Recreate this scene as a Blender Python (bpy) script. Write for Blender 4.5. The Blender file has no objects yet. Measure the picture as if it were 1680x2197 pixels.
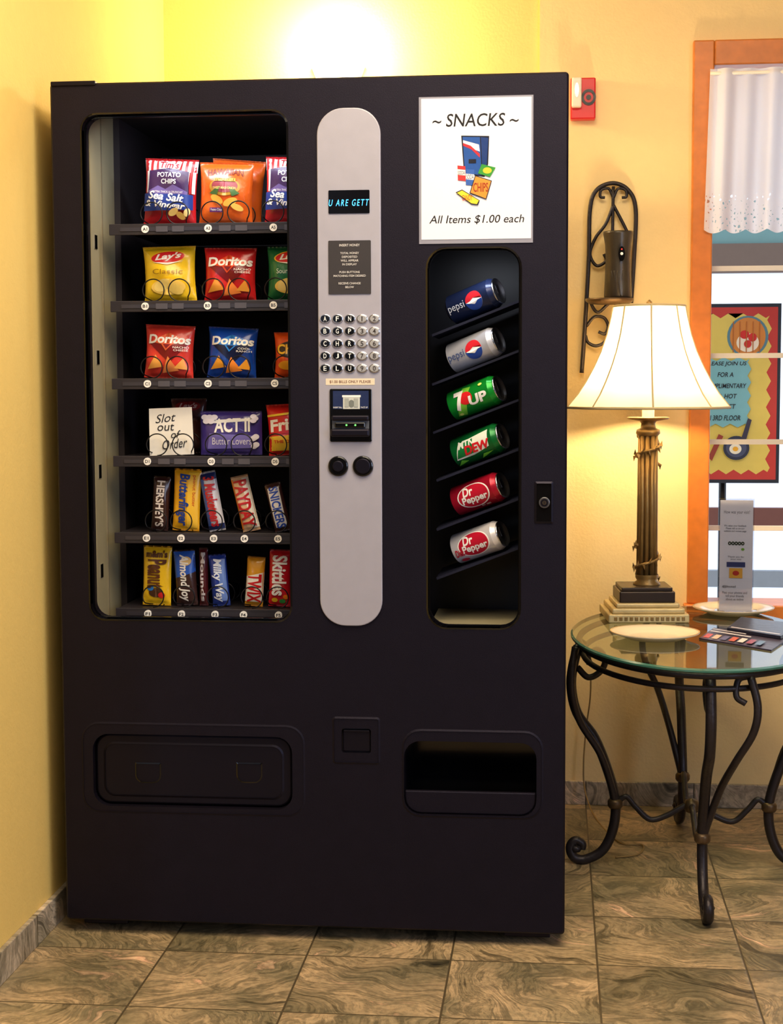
import bpy, bmesh, random
from math import *
from mathutils import Vector, Matrix
random.seed(4)
scene=bpy.context.scene
COL=bpy.context.collection
# ------------------------------------------------------------------ camera
F=3400.0; CX,CY=840.0,1098.5
PT,YW,RL=.0797,.1030,-.0036
CAM=Vector((1.0673,-3.3214,1.2014))
W=1.092; XL=-.0476; D=1.188; H=1.84
d_=Vector((-sin(YW)*cos(PT),cos(YW)*cos(PT),-sin(PT)))
r_=Vector((cos(YW),sin(YW),0)); u_=r_.cross(d_)
r2=r_*cos(RL)+u_*sin(RL); u2=-r_*sin(RL)+u_*cos(RL)
cd=bpy.data.cameras.new("camera"); cam=bpy.data.objects.new("camera",cd); COL.objects.link(cam)
m=Matrix((r2,u2,-d_)).transposed().to_4x4(); m.translation=CAM; cam.matrix_world=m
cd.sensor_fit='VERTICAL'; cd.sensor_height=24; cd.lens=F*24/2197; cd.clip_start=.05
scene.camera=cam
def S(px,py,Y):
    r=d_+r2*((px-CX)/F)-u2*((py-CY)/F)
    t=(Y-CAM.y)/r.y; p=CAM+r*t
    return p.x,p.z
def R(x0,y0,x1,y1,Y):
    xm=(x0+x1)/2; ym=(y0+y1)/2
    return S(x0,ym,Y)[0],S(x1,ym,Y)[0],S(xm,y1,Y)[1],S(xm,y0,Y)[1]   # X0,X1,Z0,Z1
# ------------------------------------------------------------------ materials
def lin(c):
    o=[]
    for a in c:
        a/=255; o.append(a/12.92 if a<.04045 else ((a+.055)/1.055)**2.4)
    return (*o,1)
MC={}
def mat(name,c,rough=.5,metal=0,em=0,bump=0,bs=200,var=.06,spec=.5,emc=None,coat=0,tint=None):
    if name in MC: return MC[name]
    m=bpy.data.materials.new(name); m.use_nodes=True; nt=m.node_tree; N=nt.nodes; L=nt.links
    b=N['Principled BSDF']; col=lin(c)
    tc=N.new('ShaderNodeTexCoord'); nz=N.new('ShaderNodeTexNoise'); nz.inputs['Scale'].default_value=30
    L.new(tc.outputs['Object'],nz.inputs['Vector'])
    mx=N.new('ShaderNodeMix'); mx.data_type='RGBA'
    mx.inputs[6].default_value=[x*(1-var) for x in col[:3]]+[1]; mx.inputs[7].default_value=[min(1,x*(1+var)) for x in col[:3]]+[1]
    L.new(nz.outputs['Fac'],mx.inputs[0]); L.new(mx.outputs[2],b.inputs['Base Color'])
    b.inputs['Roughness'].default_value=rough; b.inputs['Metallic'].default_value=metal
    b.inputs['Specular IOR Level'].default_value=spec; b.inputs['Coat Weight'].default_value=coat
    if tint: b.inputs['Specular Tint'].default_value=tint
    if em: b.inputs['Emission Color'].default_value=lin(emc or c); b.inputs['Emission Strength'].default_value=em
    if bump:
        n2=N.new('ShaderNodeTexNoise'); n2.inputs['Scale'].default_value=bs; n2.inputs['Detail'].default_value=3
        L.new(tc.outputs['Object'],n2.inputs['Vector'])
        bp=N.new('ShaderNodeBump'); bp.inputs['Strength'].default_value=bump; bp.inputs['Distance'].default_value=.003
        L.new(n2.outputs['Fac'],bp.inputs['Height']); L.new(bp.outputs[0],b.inputs['Normal'])
    MC[name]=m; return m
def glassmat(name,refl=.08,tint=(255,255,255),rough=0):
    m=bpy.data.materials.new(name); m.use_nodes=True; nt=m.node_tree; N=nt.nodes; L=nt.links; N.clear()
    o=N.new('ShaderNodeOutputMaterial'); t=N.new('ShaderNodeBsdfTransparent'); g=N.new('ShaderNodeBsdfGlossy'); x=N.new('ShaderNodeMixShader')
    f=N.new('ShaderNodeFresnel'); f.inputs[0].default_value=1.5; a=N.new('ShaderNodeMath'); a.operation='ADD'; a.use_clamp=True; a.inputs[1].default_value=refl-.04
    t.inputs[0].default_value=lin(tint); g.inputs['Roughness'].default_value=rough
    L.new(f.outputs[0],a.inputs[0]); L.new(a.outputs[0],x.inputs[0]); L.new(t.outputs[0],x.inputs[1]); L.new(g.outputs[0],x.inputs[2]); L.new(x.outputs[0],o.inputs[0])
    return m
def C(r,g,b,rough=.32,**k):
    return mat("ink_%d_%d_%d"%(r,g,b),(r,g,b),rough,var=.03,bump=.3,bs=48,**k)
def foil(r,g,b): return mat("foil_%d_%d_%d"%(r,g,b),(r,g,b),.3,bump=.6,bs=42,var=.12,coat=.3)
# ------------------------------------------------------------------ builder
class B:
    def __init__(s): s.v=[];s.f=[];s.m=[];s.sm=[];s.mats=[];s.M=None
    def mi(s,m):
        if m not in s.mats:s.mats.append(m)
        return s.mats.index(m)
    def add(s,vs,fs,m,smooth=False):
        k=len(s.v); i=s.mi(m)
        for p in vs:
            p=Vector(p); s.v.append(s.M@p if s.M else p)
        for f in fs:
            s.f.append([k+j for j in f]); s.m.append(i); s.sm.append(smooth)
    def bm(s,bm,m,smooth=False):
        bm.verts.index_update(); s.add([v.co.copy() for v in bm.verts],[[v.index for v in f.verts] for f in bm.faces],m,smooth); bm.free()
    def box(s,x0,x1,y0,y1,z0,z1,m,bev=0):
        bm=bmesh.new(); bmesh.ops.create_cube(bm,size=1)
        for v in bm.verts: v.co=Vector(((x0+x1)/2+v.co.x*(x1-x0),(y0+y1)/2+v.co.y*(y1-y0),(z0+z1)/2+v.co.z*(z1-z0)))
        if bev: bmesh.ops.bevel(bm,geom=bm.edges[:],offset=bev,segments=2,affect='EDGES',profile=.5)
        s.bm(bm,m)
    def prism(s,pts,y0,y1,m,bev=0,seg=2):
        bm=bmesh.new(); vs=[bm.verts.new((x,y0,z)) for x,z in pts]; f=bm.faces.new(vs)
        r=bmesh.ops.extrude_face_region(bm,geom=[f]); nv=[e for e in r['geom'] if isinstance(e,bmesh.types.BMVert)]
        for v in nv: v.co.y=y1
        bmesh.ops.recalc_face_normals(bm,faces=bm.faces[:])
        if bev:
            es=[e for e in bm.edges if abs(e.verts[0].co.y-y0)<1e-7 and abs(e.verts[1].co.y-y0)<1e-7]
            bmesh.ops.bevel(bm,geom=es,offset=bev,segments=seg,affect='EDGES',profile=.5)
        s.bm(bm,m)
    def ring(s,po,pi_,y0,y1,m,slope=0):
        n=len(po); vs=[];fs=[]
        for (x,z) in po: vs.append((x,y0+slope,z))
        for (x,z) in pi_: vs.append((x,y0,z))
        for (x,z) in po: vs.append((x,y1,z))
        for (x,z) in pi_: vs.append((x,y1,z))
        for i in range(n):
            j=(i+1)%n
            fs+= [(i,j,n+j,n+i),(2*n+i,2*n+j,j,i),(n+i,n+j,3*n+j,3*n+i),(2*n+i,3*n+i,3*n+j,2*n+j)]
        s.add(vs,fs,m)
    def plate(s,outer,holes,y0,y1,m):
        bm=bmesh.new()
        for lp in [outer]+holes:
            vs=[bm.verts.new((x,y0,z)) for x,z in lp]
            for i in range(len(vs)): bm.edges.new((vs[i],vs[(i+1)%len(vs)]))
        bmesh.ops.triangle_fill(bm,use_beauty=True,edges=bm.edges[:])
        bm.verts.index_update()
        V=[v.co.copy() for v in bm.verts]; FS=[[v.index for v in f.verts] for f in bm.faces]; bm.free()
        s.add(V,FS,m); s.add([(v.x,y1,v.z) for v in V],FS,m)
        for lp in [outer]+holes:
            n=len(lp); s.add([(x,y0,z) for x,z in lp]+[(x,y1,z) for x,z in lp],[(i,(i+1)%n,n+(i+1)%n,n+i) for i in range(n)],m)
    def tube(s,path,r,m,seg=8,closed=False):
        P=[Vector(p) for p in path]; n=len(P); rr=r if isinstance(r,(list,tuple)) else [r]*n
        vs=[];fs=[]; up=None
        for i in range(n):
            a=P[(i-1)%n] if (closed or i>0) else P[i]; b=P[(i+1)%n] if (closed or i<n-1) else P[i]
            t=(b-a).normalized()
            if up is None:
                up=Vector((0,0,1)) if abs(t.z)<.9 else Vector((1,0,0))
            up=(up-t*up.dot(t)); up.normalize(); sd=t.cross(up)
            for k in range(seg):
                an=2*pi*k/seg; vs.append(P[i]+(up*cos(an)+sd*sin(an))*rr[i])
        for i in range(n if closed else n-1):
            for k in range(seg):
                j=(i+1)%n; fs.append((i*seg+k,i*seg+(k+1)%seg,j*seg+(k+1)%seg,j*seg+k))
        if not closed: fs.append(tuple(range(seg))[::-1]); fs.append(tuple((n-1)*seg+k for k in range(seg)))
        s.add(vs,fs,m,True)
    def lathe(s,prof,c,m,seg=40,a0=0,a1=2*pi,sq=None,caps=False):
        vs=[];fs=[]; full=abs(a1-a0-2*pi)<1e-6; ns=seg if full else seg+1
        for (r,z) in prof:
            for k in range(ns):
                a=a0+(a1-a0)*k/seg; q=r*(sq(a,z) if sq else 1)
                vs.append((c[0]+q*cos(a),c[1]+q*sin(a),c[2]+z))
        for i in range(len(prof)-1):
            for k in range(seg):
                k2=(k+1)%ns; fs.append((i*ns+k,i*ns+k2,(i+1)*ns+k2,(i+1)*ns+k))
        if caps: fs.append(tuple(range(ns))); fs.append(tuple((len(prof)-1)*ns+k for k in range(ns)))
        s.add(vs,fs,m,True)
    def disc(s,cx,cz,y0,y1,r,m,seg=28,bev=0,rz=None):
        rz=rz or r
        s.prism([(cx+r*cos(2*pi*k/seg),cz+rz*sin(2*pi*k/seg)) for k in range(seg)],y0,y1,m,bev)
    def obj(s,name,parent=None,label=None,cat=None,group=None,kind=None,auto=True):
        vs=s.v
        mn=Vector([min(v[i] for v in vs) for i in range(3)]); mx=Vector([max(v[i] for v in vs) for i in range(3)])
        o=Vector(((mn.x+mx.x)/2,(mn.y+mx.y)/2,mn.z))
        me=bpy.data.meshes.new(name); me.from_pydata([v-o for v in vs],[],s.f)
        for m in s.mats: me.materials.append(m)
        me.polygons.foreach_set('material_index',s.m); me.polygons.foreach_set('use_smooth',s.sm); me.update()
        ob=bpy.data.objects.new(name,me); COL.objects.link(ob)
        if parent: ob.parent=parent; ob.location=o-WL[parent.name]
        else: ob.location=o
        WL[ob.name]=o
        tag(ob,label,cat,group,kind)
        return ob
WL={}
def tag(ob,label=None,cat=None,group=None,kind=None):
    if label: ob['label']=label
    if cat: ob['category']=cat
    if group: ob['group']=group
    if kind: ob['kind']=kind
def empty(name,loc,label,cat,group=None):
    e=bpy.data.objects.new(name,None); COL.objects.link(e); e.location=loc; e.empty_display_size=.1; WL[e.name]=Vector(loc)
    tag(e,label,cat,group); return e
def rr(x0,x1,z0,z1,r,n=6,rs=None):
    rs=rs or (r,r,r,r) # bl,br,tr,tl
    pts=[]
    for (cx,cz,a,q) in ((x0,z0,pi,rs[0]),(x1,z0,1.5*pi,rs[1]),(x1,z1,0,rs[2]),(x0,z1,.5*pi,rs[3])):
        ox=q if cx==x0 else -q; oz=q if cz==z0 else -q
        for k in range(n+1):
            t=a+k/n*pi/2; pts.append((cx+ox+q*cos(t),cz+oz+q*sin(t)))
    return pts
_tc={}
def text2d(s,shear=0,bold=0,space=1,line=1):
    key=(s,shear,bold,space,line)
    if key in _tc: return _tc[key]
    cu=bpy.data.curves.new("t",'FONT'); cu.body=s; cu.shear=shear; cu.offset=bold; cu.space_character=space; cu.space_line=line; cu.align_x='CENTER'; cu.resolution_u=3
    ob=bpy.data.objects.new("t",cu); COL.objects.link(ob)
    me=bpy.data.meshes.new_from_object(ob)
    vs=[v.co.copy() for v in me.vertices]; fs=[list(p.vertices) for p in me.polygons]
    bpy.data.objects.remove(ob); bpy.data.curves.remove(cu); bpy.data.meshes.remove(me)
    x0=min(v.x for v in vs);x1=max(v.x for v in vs);y0=min(v.y for v in vs);y1=max(v.y for v in vs)
    _tc[key]=([((v.x-x0)/(x1-x0),(v.y-y0)/(y1-y0)) for v in vs],fs); return _tc[key]
def decals(b,FN,items,nu=1,nv=1,eps=.0005,e0=0):
    for k,it in enumerate(items):
        kd=it[0]
        if kd=='rect':
            _,u0,u1,v0,v1,m=it; P=[(u0,v0),(u1,v0),(u1,v1),(u0,v1)]; FS=[[0,1,2,3]]
        elif kd=='ell':
            _,cx,cy,rx,ry,m=it[:6]; ro=it[6] if len(it)>6 else 0
            P=[]
            for i in range(28):
                a=2*pi*i/28; x=rx*cos(a);y=ry*sin(a); P.append((cx+x*cos(ro)-y*sin(ro),cy+x*sin(ro)+y*cos(ro)))
            FS=[list(range(28))]
        elif kd=='poly': _,P,m=it; FS=[list(range(len(P)))]
        elif kd=='text':
            _,s,u0,u1,v0,v1,m=it[:7]; o=it[7] if len(it)>7 else {}
            vs,FS=text2d(s,o.get('sh',0),o.get('b',0),o.get('sp',1),o.get('ln',1))
            sl=o.get('slope',0); fan=o.get('fan',0)
            if o.get('rot')=='cw': P=[(u0+t*(u1-u0)+sl*(a-.5),v1-a*(v1-v0)) for a,t in vs]
            elif o.get('rot')=='ccw': P=[(u1-t*(u1-u0),v0+a*(v1-v0)) for a,t in vs]
            else: P=[(u0+a*(u1-u0),v0+t*(v1-v0)+sl*(a-.5)-fan*(2*a-1)**2) for a,t in vs]
        bm=bmesh.new(); V=[bm.verts.new((p[0],p[1],0)) for p in P]
        for f in FS:
            try: bm.faces.new([V[i] for i in f])
            except Exception: pass
        bmesh.ops.triangulate(bm,faces=[f for f in bm.faces if len(f.verts)>4 or kd=='poly'])
        us=[p[0] for p in P]; vv=[p[1] for p in P]
        for i in range(1,nu):
            if min(us)<i/nu<max(us): bmesh.ops.bisect_plane(bm,geom=bm.verts[:]+bm.edges[:]+bm.faces[:],plane_co=(i/nu,0,0),plane_no=(1,0,0))
        for i in range(1,nv):
            if min(vv)<i/nv<max(vv): bmesh.ops.bisect_plane(bm,geom=bm.verts[:]+bm.edges[:]+bm.faces[:],plane_co=(0,i/nv,0),plane_no=(0,1,0))
        bm.verts.index_update(); e=e0+eps*(k+1)
        b.add([FN(v.co.x,v.co.y,e) for v in bm.verts],[[v.index for v in f.verts] for f in bm.faces],m,nu>1); bm.free()
def planar(X0,X1,Z0,Z1,Y): return lambda u,v,e:(X0+u*(X1-X0),Y-e,Z0+v*(Z1-Z0))
def arc(pts,n=8,closed=False):
    P=[Vector(p) for p in pts]; out=[]; N=len(P)
    for i in range(N if closed else N-1):
        p0=P[(i-1)%N] if (closed or i>0) else P[0]*2-P[1]; p1=P[i]; p2=P[(i+1)%N]; p3=P[(i+2)%N] if (closed or i<N-2) else P[-1]*2-P[-2]
        for k in range(n):
            t=k/n; out.append(.5*((2*p1)+(p2-p0)*t+(2*p0-5*p1+4*p2-p3)*t*t+(3*p1-p0-3*p2+p3)*t**3))
    if not closed: out.append(P[-1])
    return out
# ------------------------------------------------------------------ node-based surfaces
def nn(nt,t,**k):
    n=nt.nodes.new(t)
    for a,b in k.items(): setattr(n,a,b)
    return n
def slate(name,tile=.305,ox=0,oy=0,ax=('X','Y'),sat=.8,val=1.12):
    m=bpy.data.materials.new(name); m.use_nodes=True; nt=m.node_tree; L=nt.links; b=nt.nodes['Principled BSDF']
    g=nn(nt,'ShaderNodeNewGeometry'); sp=nn(nt,'ShaderNodeSeparateXYZ'); L.new(g.outputs['Position'],sp.inputs[0])
    def mth(op,a,bb=None,cl=False):
        n=nn(nt,'ShaderNodeMath',operation=op); n.use_clamp=cl
        for i,x in enumerate((a,bb)):
            if x is None: continue
            if isinstance(x,(int,float)): n.inputs[i].default_value=x
            else: L.new(x,n.inputs[i])
        return n.outputs[0]
    a=mth('DIVIDE',mth('SUBTRACT',sp.outputs[ax[0]],ox),tile); c=mth('DIVIDE',mth('SUBTRACT',sp.outputs[ax[1]],oy),tile)
    cb=nn(nt,'ShaderNodeCombineXYZ'); L.new(mth('FLOOR',a),cb.inputs[0]); L.new(mth('FLOOR',c),cb.inputs[1])
    wn=nn(nt,'ShaderNodeTexWhiteNoise'); L.new(cb.outputs[0],wn.inputs['Vector'])
    fa=mth('FRACT',a); fc=mth('FRACT',c)
    ea=mth('MINIMUM',fa,mth('SUBTRACT',1,fa)); ec=mth('MINIMUM',fc,mth('SUBTRACT',1,fc)); e=mth('MINIMUM',ea,ec)
    lc=nn(nt,'ShaderNodeCombineXYZ'); L.new(a,lc.inputs[0]); L.new(c,lc.inputs[1])
    ro=nn(nt,'ShaderNodeVectorRotate',rotation_type='Z_AXIS'); L.new(lc.outputs[0],ro.inputs['Vector']); L.new(mth('MULTIPLY',wn.outputs['Value'],6.28),ro.inputs['Angle'])
    sc=nn(nt,'ShaderNodeVectorMath',operation='SCALE'); L.new(wn.outputs['Color'],sc.inputs[0]); sc.inputs['Scale'].default_value=9
    ad=nn(nt,'ShaderNodeVectorMath',operation='ADD'); L.new(ro.outputs[0],ad.inputs[0]); L.new(sc.outputs[0],ad.inputs[1])
    nb=nn(nt,'ShaderNodeTexNoise'); nb.inputs['Scale'].default_value=1.1; nb.inputs['Detail'].default_value=2; L.new(ad.outputs[0],nb.inputs['Vector'])
    sc2=nn(nt,'ShaderNodeVectorMath',operation='SCALE'); L.new(nb.outputs['Color'],sc2.inputs[0]); sc2.inputs['Scale'].default_value=1.3
    ad2=nn(nt,'ShaderNodeVectorMath',operation='ADD'); L.new(ad.outputs[0],ad2.inputs[0]); L.new(sc2.outputs[0],ad2.inputs[1])
    mp=nn(nt,'ShaderNodeMapping'); mp.inputs['Scale'].default_value=(.7,3.4,1); L.new(ad2.outputs[0],mp.inputs[0])
    n1=nn(nt,'ShaderNodeTexNoise'); n1.inputs['Scale'].default_value=1.25; n1.inputs['Detail'].default_value=10; n1.inputs['Roughness'].default_value=.68; n1.inputs['Distortion'].default_value=.35
    L.new(mp.outputs[0],n1.inputs['Vector'])
    n3=nn(nt,'ShaderNodeTexNoise'); n3.inputs['Scale'].default_value=1.6; n3.inputs['Detail'].default_value=3; L.new(ad.outputs[0],n3.inputs['Vector'])
    n2=nn(nt,'ShaderNodeTexNoise'); n2.inputs['Scale'].default_value=70; n2.inputs['Detail'].default_value=5; L.new(g.outputs['Position'],n2.inputs['Vector'])
    cr=nn(nt,'ShaderNodeValToRGB'); L.new(n1.outputs['Fac'],cr.inputs[0]); E=cr.color_ramp.elements
    E[0].position=.30;E[0].color=lin((54,46,30));E[1].position=.72;E[1].color=lin((226,184,134))
    for p,cc in ((.39,(98,84,54)),(.45,(156,132,88)),(.5,(114,98,66)),(.55,(176,146,98)),(.61,(130,112,76)),(.66,(204,154,108))):
        x=E.new(p); x.color=lin(cc)
    pt=nn(nt,'ShaderNodeValToRGB'); L.new(n3.outputs['Fac'],pt.inputs[0]); pt.color_ramp.elements[0].position=.38; pt.color_ramp.elements[0].color=(.58,.62,.58,1); pt.color_ramp.elements[1].position=.62; pt.color_ramp.elements[1].color=(1.22,1.12,.98,1)
    mm=nn(nt,'ShaderNodeMix',data_type='RGBA',blend_type='MULTIPLY'); mm.inputs[0].default_value=1; L.new(cr.outputs[0],mm.inputs[6]); L.new(pt.outputs[0],mm.inputs[7])
    mx=nn(nt,'ShaderNodeMix',data_type='RGBA',blend_type='OVERLAY'); mx.inputs[0].default_value=.5; L.new(mm.outputs[2],mx.inputs[6]); L.new(n2.outputs['Fac'],mx.inputs[7])
    hs=nn(nt,'ShaderNodeHueSaturation'); hs.inputs['Saturation'].default_value=sat; L.new(mx.outputs[2],hs.inputs['Color']); L.new(mth('ADD',mth('MULTIPLY',wn.outputs['Value'],.3),val),hs.inputs['Value'])
    gm=nn(nt,'ShaderNodeMix',data_type='RGBA'); L.new(mth('LESS_THAN',e,.007),gm.inputs[0]); L.new(hs.outputs[0],gm.inputs[6]); gm.inputs[7].default_value=lin((84,72,52))
    L.new(gm.outputs[2],b.inputs['Base Color']); b.inputs['Roughness'].default_value=.34
    bp=nn(nt,'ShaderNodeBump'); bp.inputs['Strength'].default_value=.3; bp.inputs['Distance'].default_value=.004
    L.new(mth('ADD',n1.outputs['Fac'],mth('MULTIPLY',mth('MINIMUM',e,.02),30)),bp.inputs['Height']); L.new(bp.outputs[0],b.inputs['Normal'])
    return m
def floorpt(px,py):
    r=d_+r2*((px-CX)/F)-u2*((py-CY)/F); t=-CAM.z/r.z; return CAM+r*t
fp=floorpt(967,2060)
SL=slate("slate_floor_tiles",.305,fp.x,fp.y)
SLb=slate("slate_baseboard",.305,fp.x,-.2,('X','Z'),.55,1.3)
SLl=slate("slate_baseboard_side",.305,fp.y,-.2,('Y','Z'),.5,1.4)
def paint(name,c,b=.25):
    return mat(name,c,.75,bump=b,bs=140,var=.03,spec=.25)
P_left=paint("yellow_paint_side",(240,206,122)); P_back=paint("yellow_paint",(244,212,130)); P_right=paint("cream_paint",(246,216,156))
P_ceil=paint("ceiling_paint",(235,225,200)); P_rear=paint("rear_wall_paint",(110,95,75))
BT=(.78,.72,1,1)
black=mat("black_powder_coat",(14,11,19),.45,bump=.25,bs=900,var=.25,spec=.28,tint=BT)
black2=mat("black_plastic",(12,10,16),.4,var=.15,spec=.3,tint=BT); blackg=mat("gloss_black",(9,9,12),.14)
darkin=mat("dark_interior",(40,33,38),.6); inner=mat("khaki_inner_metal",(158,148,118),.4,metal=.1)
silver=mat("silver_panel_paint",(172,170,184),.42,metal=.2,bump=.05,bs=900); chrome=mat("chrome",(215,215,220),.15,metal=1)
iron=mat("wrought_iron",(50,44,46),.42,metal=.6,bump=.3,bs=120,var=.3); ironb=mat("bronze_iron",(92,72,50),.4,metal=.6,bump=.3,bs=100,var=.3)
white=C(245,243,240); ink=C(22,20,24); cream=C(236,226,205)
# ------------------------------------------------------------------ room
XR,YR,ZC=3.4,-6.6,2.78; XLL=-3.2; YE=-.55
def struct(b,name): return b.obj(name,kind='structure')
b=B(); b.box(XLL,XR,YR,D+.12,-.05,0,SL); struct(b,"floor")
b=B(); b.box(XLL,XR,YR,D+.12,ZC,ZC+.06,P_ceil); struct(b,"ceiling")
b=B(); b.box(XL-.12,XL,YE,D+.12,0,ZC,P_left); struct(b,"wall_left")
b=B(); b.box(XLL,XL-.12,YE,YE+.05,0,ZC,P_left); struct(b,"wall_left_return")
b=B(); b.box(XLL-.1,XLL,YR,YE,0,ZC,P_rear); struct(b,"wall_far_left")
b=B(); b.box(XR,XR+.1,YR,D+.12,0,ZC,P_rear); struct(b,"wall_right")
wx0=S(1482,500,D)[0]; wi=S(1527,500,D)[0]; zt=S(1560,88,D)[1]; zti=S(1560,142,D)[1]; zb=S(1500,1305,D)[1]
wx1=wi+.95; JX=S(1158,80,D)[0]
b=B()
b.box(XL,JX,D+.01,D+.12,0,ZC,P_back)
b.box(JX,wx0+.02,D,D+.12,0,ZC,P_right); b.box(wx0+.02,wx1+.03,D,D+.12,0,zb,P_right); b.box(wx0+.02,wx1+.03,D,D+.12,zt-.02,ZC,P_right); b.box(wx1+.03,XR,D,D+.12,0,ZC,P_right)
struct(b,"wall_back")
bh=.068
b=B(); b.box(JX,XR,D-.012,D,0,bh,SLb,.002); b.box(XL+.012,JX,D-.002,D+.01,0,bh,SLb,.002); struct(b,"baseboard_back")
b=B(); b.box(XL,XL+.012,YE,D,0,bh,SLl,.002); struct(b,"baseboard_left")
wood=mat("orange_stained_wood",(205,118,45),.35,var=.25,bump=.1,bs=60); woodd=mat("wood_window_sash",(150,84,40),.4,var=.2)
b=B(); y0=D-.022
b.box(wx0,wi,y0,D+.125,zb+.015,zt,wood,.004); b.box(wi,wx1,y0,D+.125,zti,zt,wood,.004); b.box(wx1,wx1+.06,y0,D+.125,zb+.015,zt,wood,.004); b.box(wx0-.01,wx1+.07,y0-.02,D+.125,zb-.03,zb+.015,wood,.004)
fr=struct(b,"window_1")
b=B(); mun=mat("white_muntin",(232,222,205),.4)
for yy in (576,763,948,1133):
    z=S(1600,yy,D+.06)[1]; b.box(wi,wx1,D+.052,D+.066,z-.007,z+.007,mun)
b.box(wi+.42,wi+.45,D+.052,D+.066,zb,zti,mun)
b.obj("muntin",fr)
pane=mat("daylight_pane",(225,236,255),.5,em=6.5,emc=(205,224,255)); pane2=mat("added_glow_pane",(190,210,255),.5,em=3.2,emc=(170,196,255))
b=B(); b.box(XLL,XR,YR-.1,YR,0,ZC,P_rear); struct(b,"wall_rear")
n=2
for (x0,x1,z0,z1,pm) in ((-1.02,-.56,1.50,1.86,pane),(-1.78,-1.50,1.38,1.86,pane),(-3.0,-2.3,.9,2.1,pane),(-1.9,-.55,2.45,2.72,pane2)):  # last, high window is an added glow panel for a bluish reflection
    b=B(); b.box(x0-.05,x1+.05,YR,YR+.03,z0-.05,z1+.05,woodd); w=struct(b,"window_%d"%n); n+=1
    b=B(); b.box(x0,x1,YR+.03,YR+.035,z0,z1,pm); b.obj("window_pane",w)
# outside
b=B(); stone=mat("pale_concrete",(205,208,212),.8); b.box(XR-3,XR+4,D+.3,D+7,-.4,-.3,stone); b.obj("ground",kind='structure')
b=B()
skyw=mat("glowing_siding",(225,232,240),.8,em=.9,emc=(215,230,255)); teal=mat("teal_trim",(120,160,165),.6); brn=mat("brown_beam",(120,100,92),.6)  # siding emits light itself, standing in for bright daylight outside
YO=D+3.2
x0=.8;x1=5
def band(y0,y1,m,dy=0):
    z1=S(1600,y0,YO-dy)[1]; z0=S(1600,y1,YO-dy)[1]; b.box(x0,x1,YO-dy,YO-dy+.05,z0,z1,m)
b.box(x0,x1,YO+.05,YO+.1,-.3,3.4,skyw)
band(430,522,teal,.02); band(522,585,brn,.04); band(1090,1135,mat("red_brown_rail",(120,70,60),.6),.03); band(1225,1260,mat("grey_rail",(150,155,165),.6),.03)
b.obj("building_facade",kind='structure')
# ------------------------------------------------------------------ vending machine
VM=empty("vending_machine",(W/2,.45,0),"tall black combination snack and drink vending machine with silver keypad panel","vending machine")
G1=R(185,242,619,1330,0); G2=R(918,533,1115,1347,0); DV=R(200,1578,627,1733,0); DB=R(867,1592,1151,1750,0); CR=R(733,1563,796,1616,0)
b=B()
holes=[rr(*G1,.032),rr(*G2,.04),rr(*DV,.035),rr(*DB,.035),rr(*CR,.006)]
b.plate(rr(0,W,.03,H,.008),holes,0.004,.05,black)
b.ring(rr(0,W,.03,H,.008),rr(.004,W-.004,.034,H-.004,.006),0.0,.004,black,slope=.004)
b.plate(rr(.004,W-.004,.034,H-.004,.006),holes,0,.0035,black)
def ridge(Rc,r,w,h,m=black):
    x0,x1,z0,z1=Rc; b.ring(rr(x0,x1,z0,z1,r),rr(x0+w,x1-w,z0+w,z1-w,max(r-w,.002)),-h,.001,m,slope=h)
ridge(R(176,1552,655,1748,0),.04,.004,.0014); ridge(R(713,1538,816,1640,0),.008,.004,.002); ridge(R(862,1566,1166,1756,0),.04,.004,.0018)
for g,r in ((G1,.032),(G2,.04)):
    x0,x1,z0,z1=g; b.ring(rr(x0-.004,x1+.004,z0-.004,z1+.004,r+.004),rr(x0,x1,z0,z1,r),-.003,.02,blackg,slope=.003)
hx0=S(107,175,0)[0]; hx1=S(205,175,0)[0]; b.box(hx0+.002,hx1,-.004,.05,H-.006,H+.004,black2,.002)
b.obj("door",VM)
PX=.695
b=B()
b.box(0,.018,.05,.88,.03,H-.006,black2); b.box(W-.018,W,.05,.88,.03,H-.006,black2); b.box(.018,W-.018,.05,.88,H-.03,H-.006,black2); b.box(.018,W-.018,.05,.88,.03,.06,black2); b.box(.018,W-.018,.86,.88,.06,H-.03,darkin)
b.box(PX,PX+.02,.05,.86,.06,H-.03,darkin)
b.box(.018,PX,.05,.86,S(400,1345,.05)[1]-.03,S(400,1345,.05)[1],darkin)
b.box(.018,PX,.05,.86,S(400,240,.05)[1]+.02,S(400,240,.05)[1]+.04,darkin)
b.box(.066,.07,.05,.25,S(200,1345,.05)[1],S(200,240,.05)[1]+.02,inner)
for z in (.78,1.0,1.25,1.5): b.box(.069,.0715,.07,.09,z,z+.03,chrome)
b.box(.069,.072,.13,.134,S(200,1345,.05)[1],S(200,240,.05)[1]+.02,mat("dark_groove",(120,110,90),.5))
b.box(.069,.084,.235,.86,S(200,1345,.05)[1],S(200,240,.05)[1]+.02,darkin)
b.box(.09,PX,.6,.62,.6,1.77,darkin)
b.obj("cabinet",VM)
for x in (.08,W-.08):
    for y in (.1,.8):
        b=B(); b.lathe([(.012,0),(.022,0),(.022,.008),(.01,.01),(.01,.031)],(x,y,0),black2,16,caps=True)
        if y<.5: b.box(x-.05,x+.05,y-.07,y+.02,.012,.03,black2,.003)
        b.obj("levelling_foot",VM)
for g,r,nm in ((G1,.03,"snack_window_gasket"),(G2,.038,"drink_window_gasket")):
    b=B(); x0,x1,z0,z1=g; b.ring(rr(x0,x1,z0,z1,r),rr(x0+.003,x1-.003,z0+.003,z1-.003,r-.003),.016,.022,blackg); b.obj(nm,VM)
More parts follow.
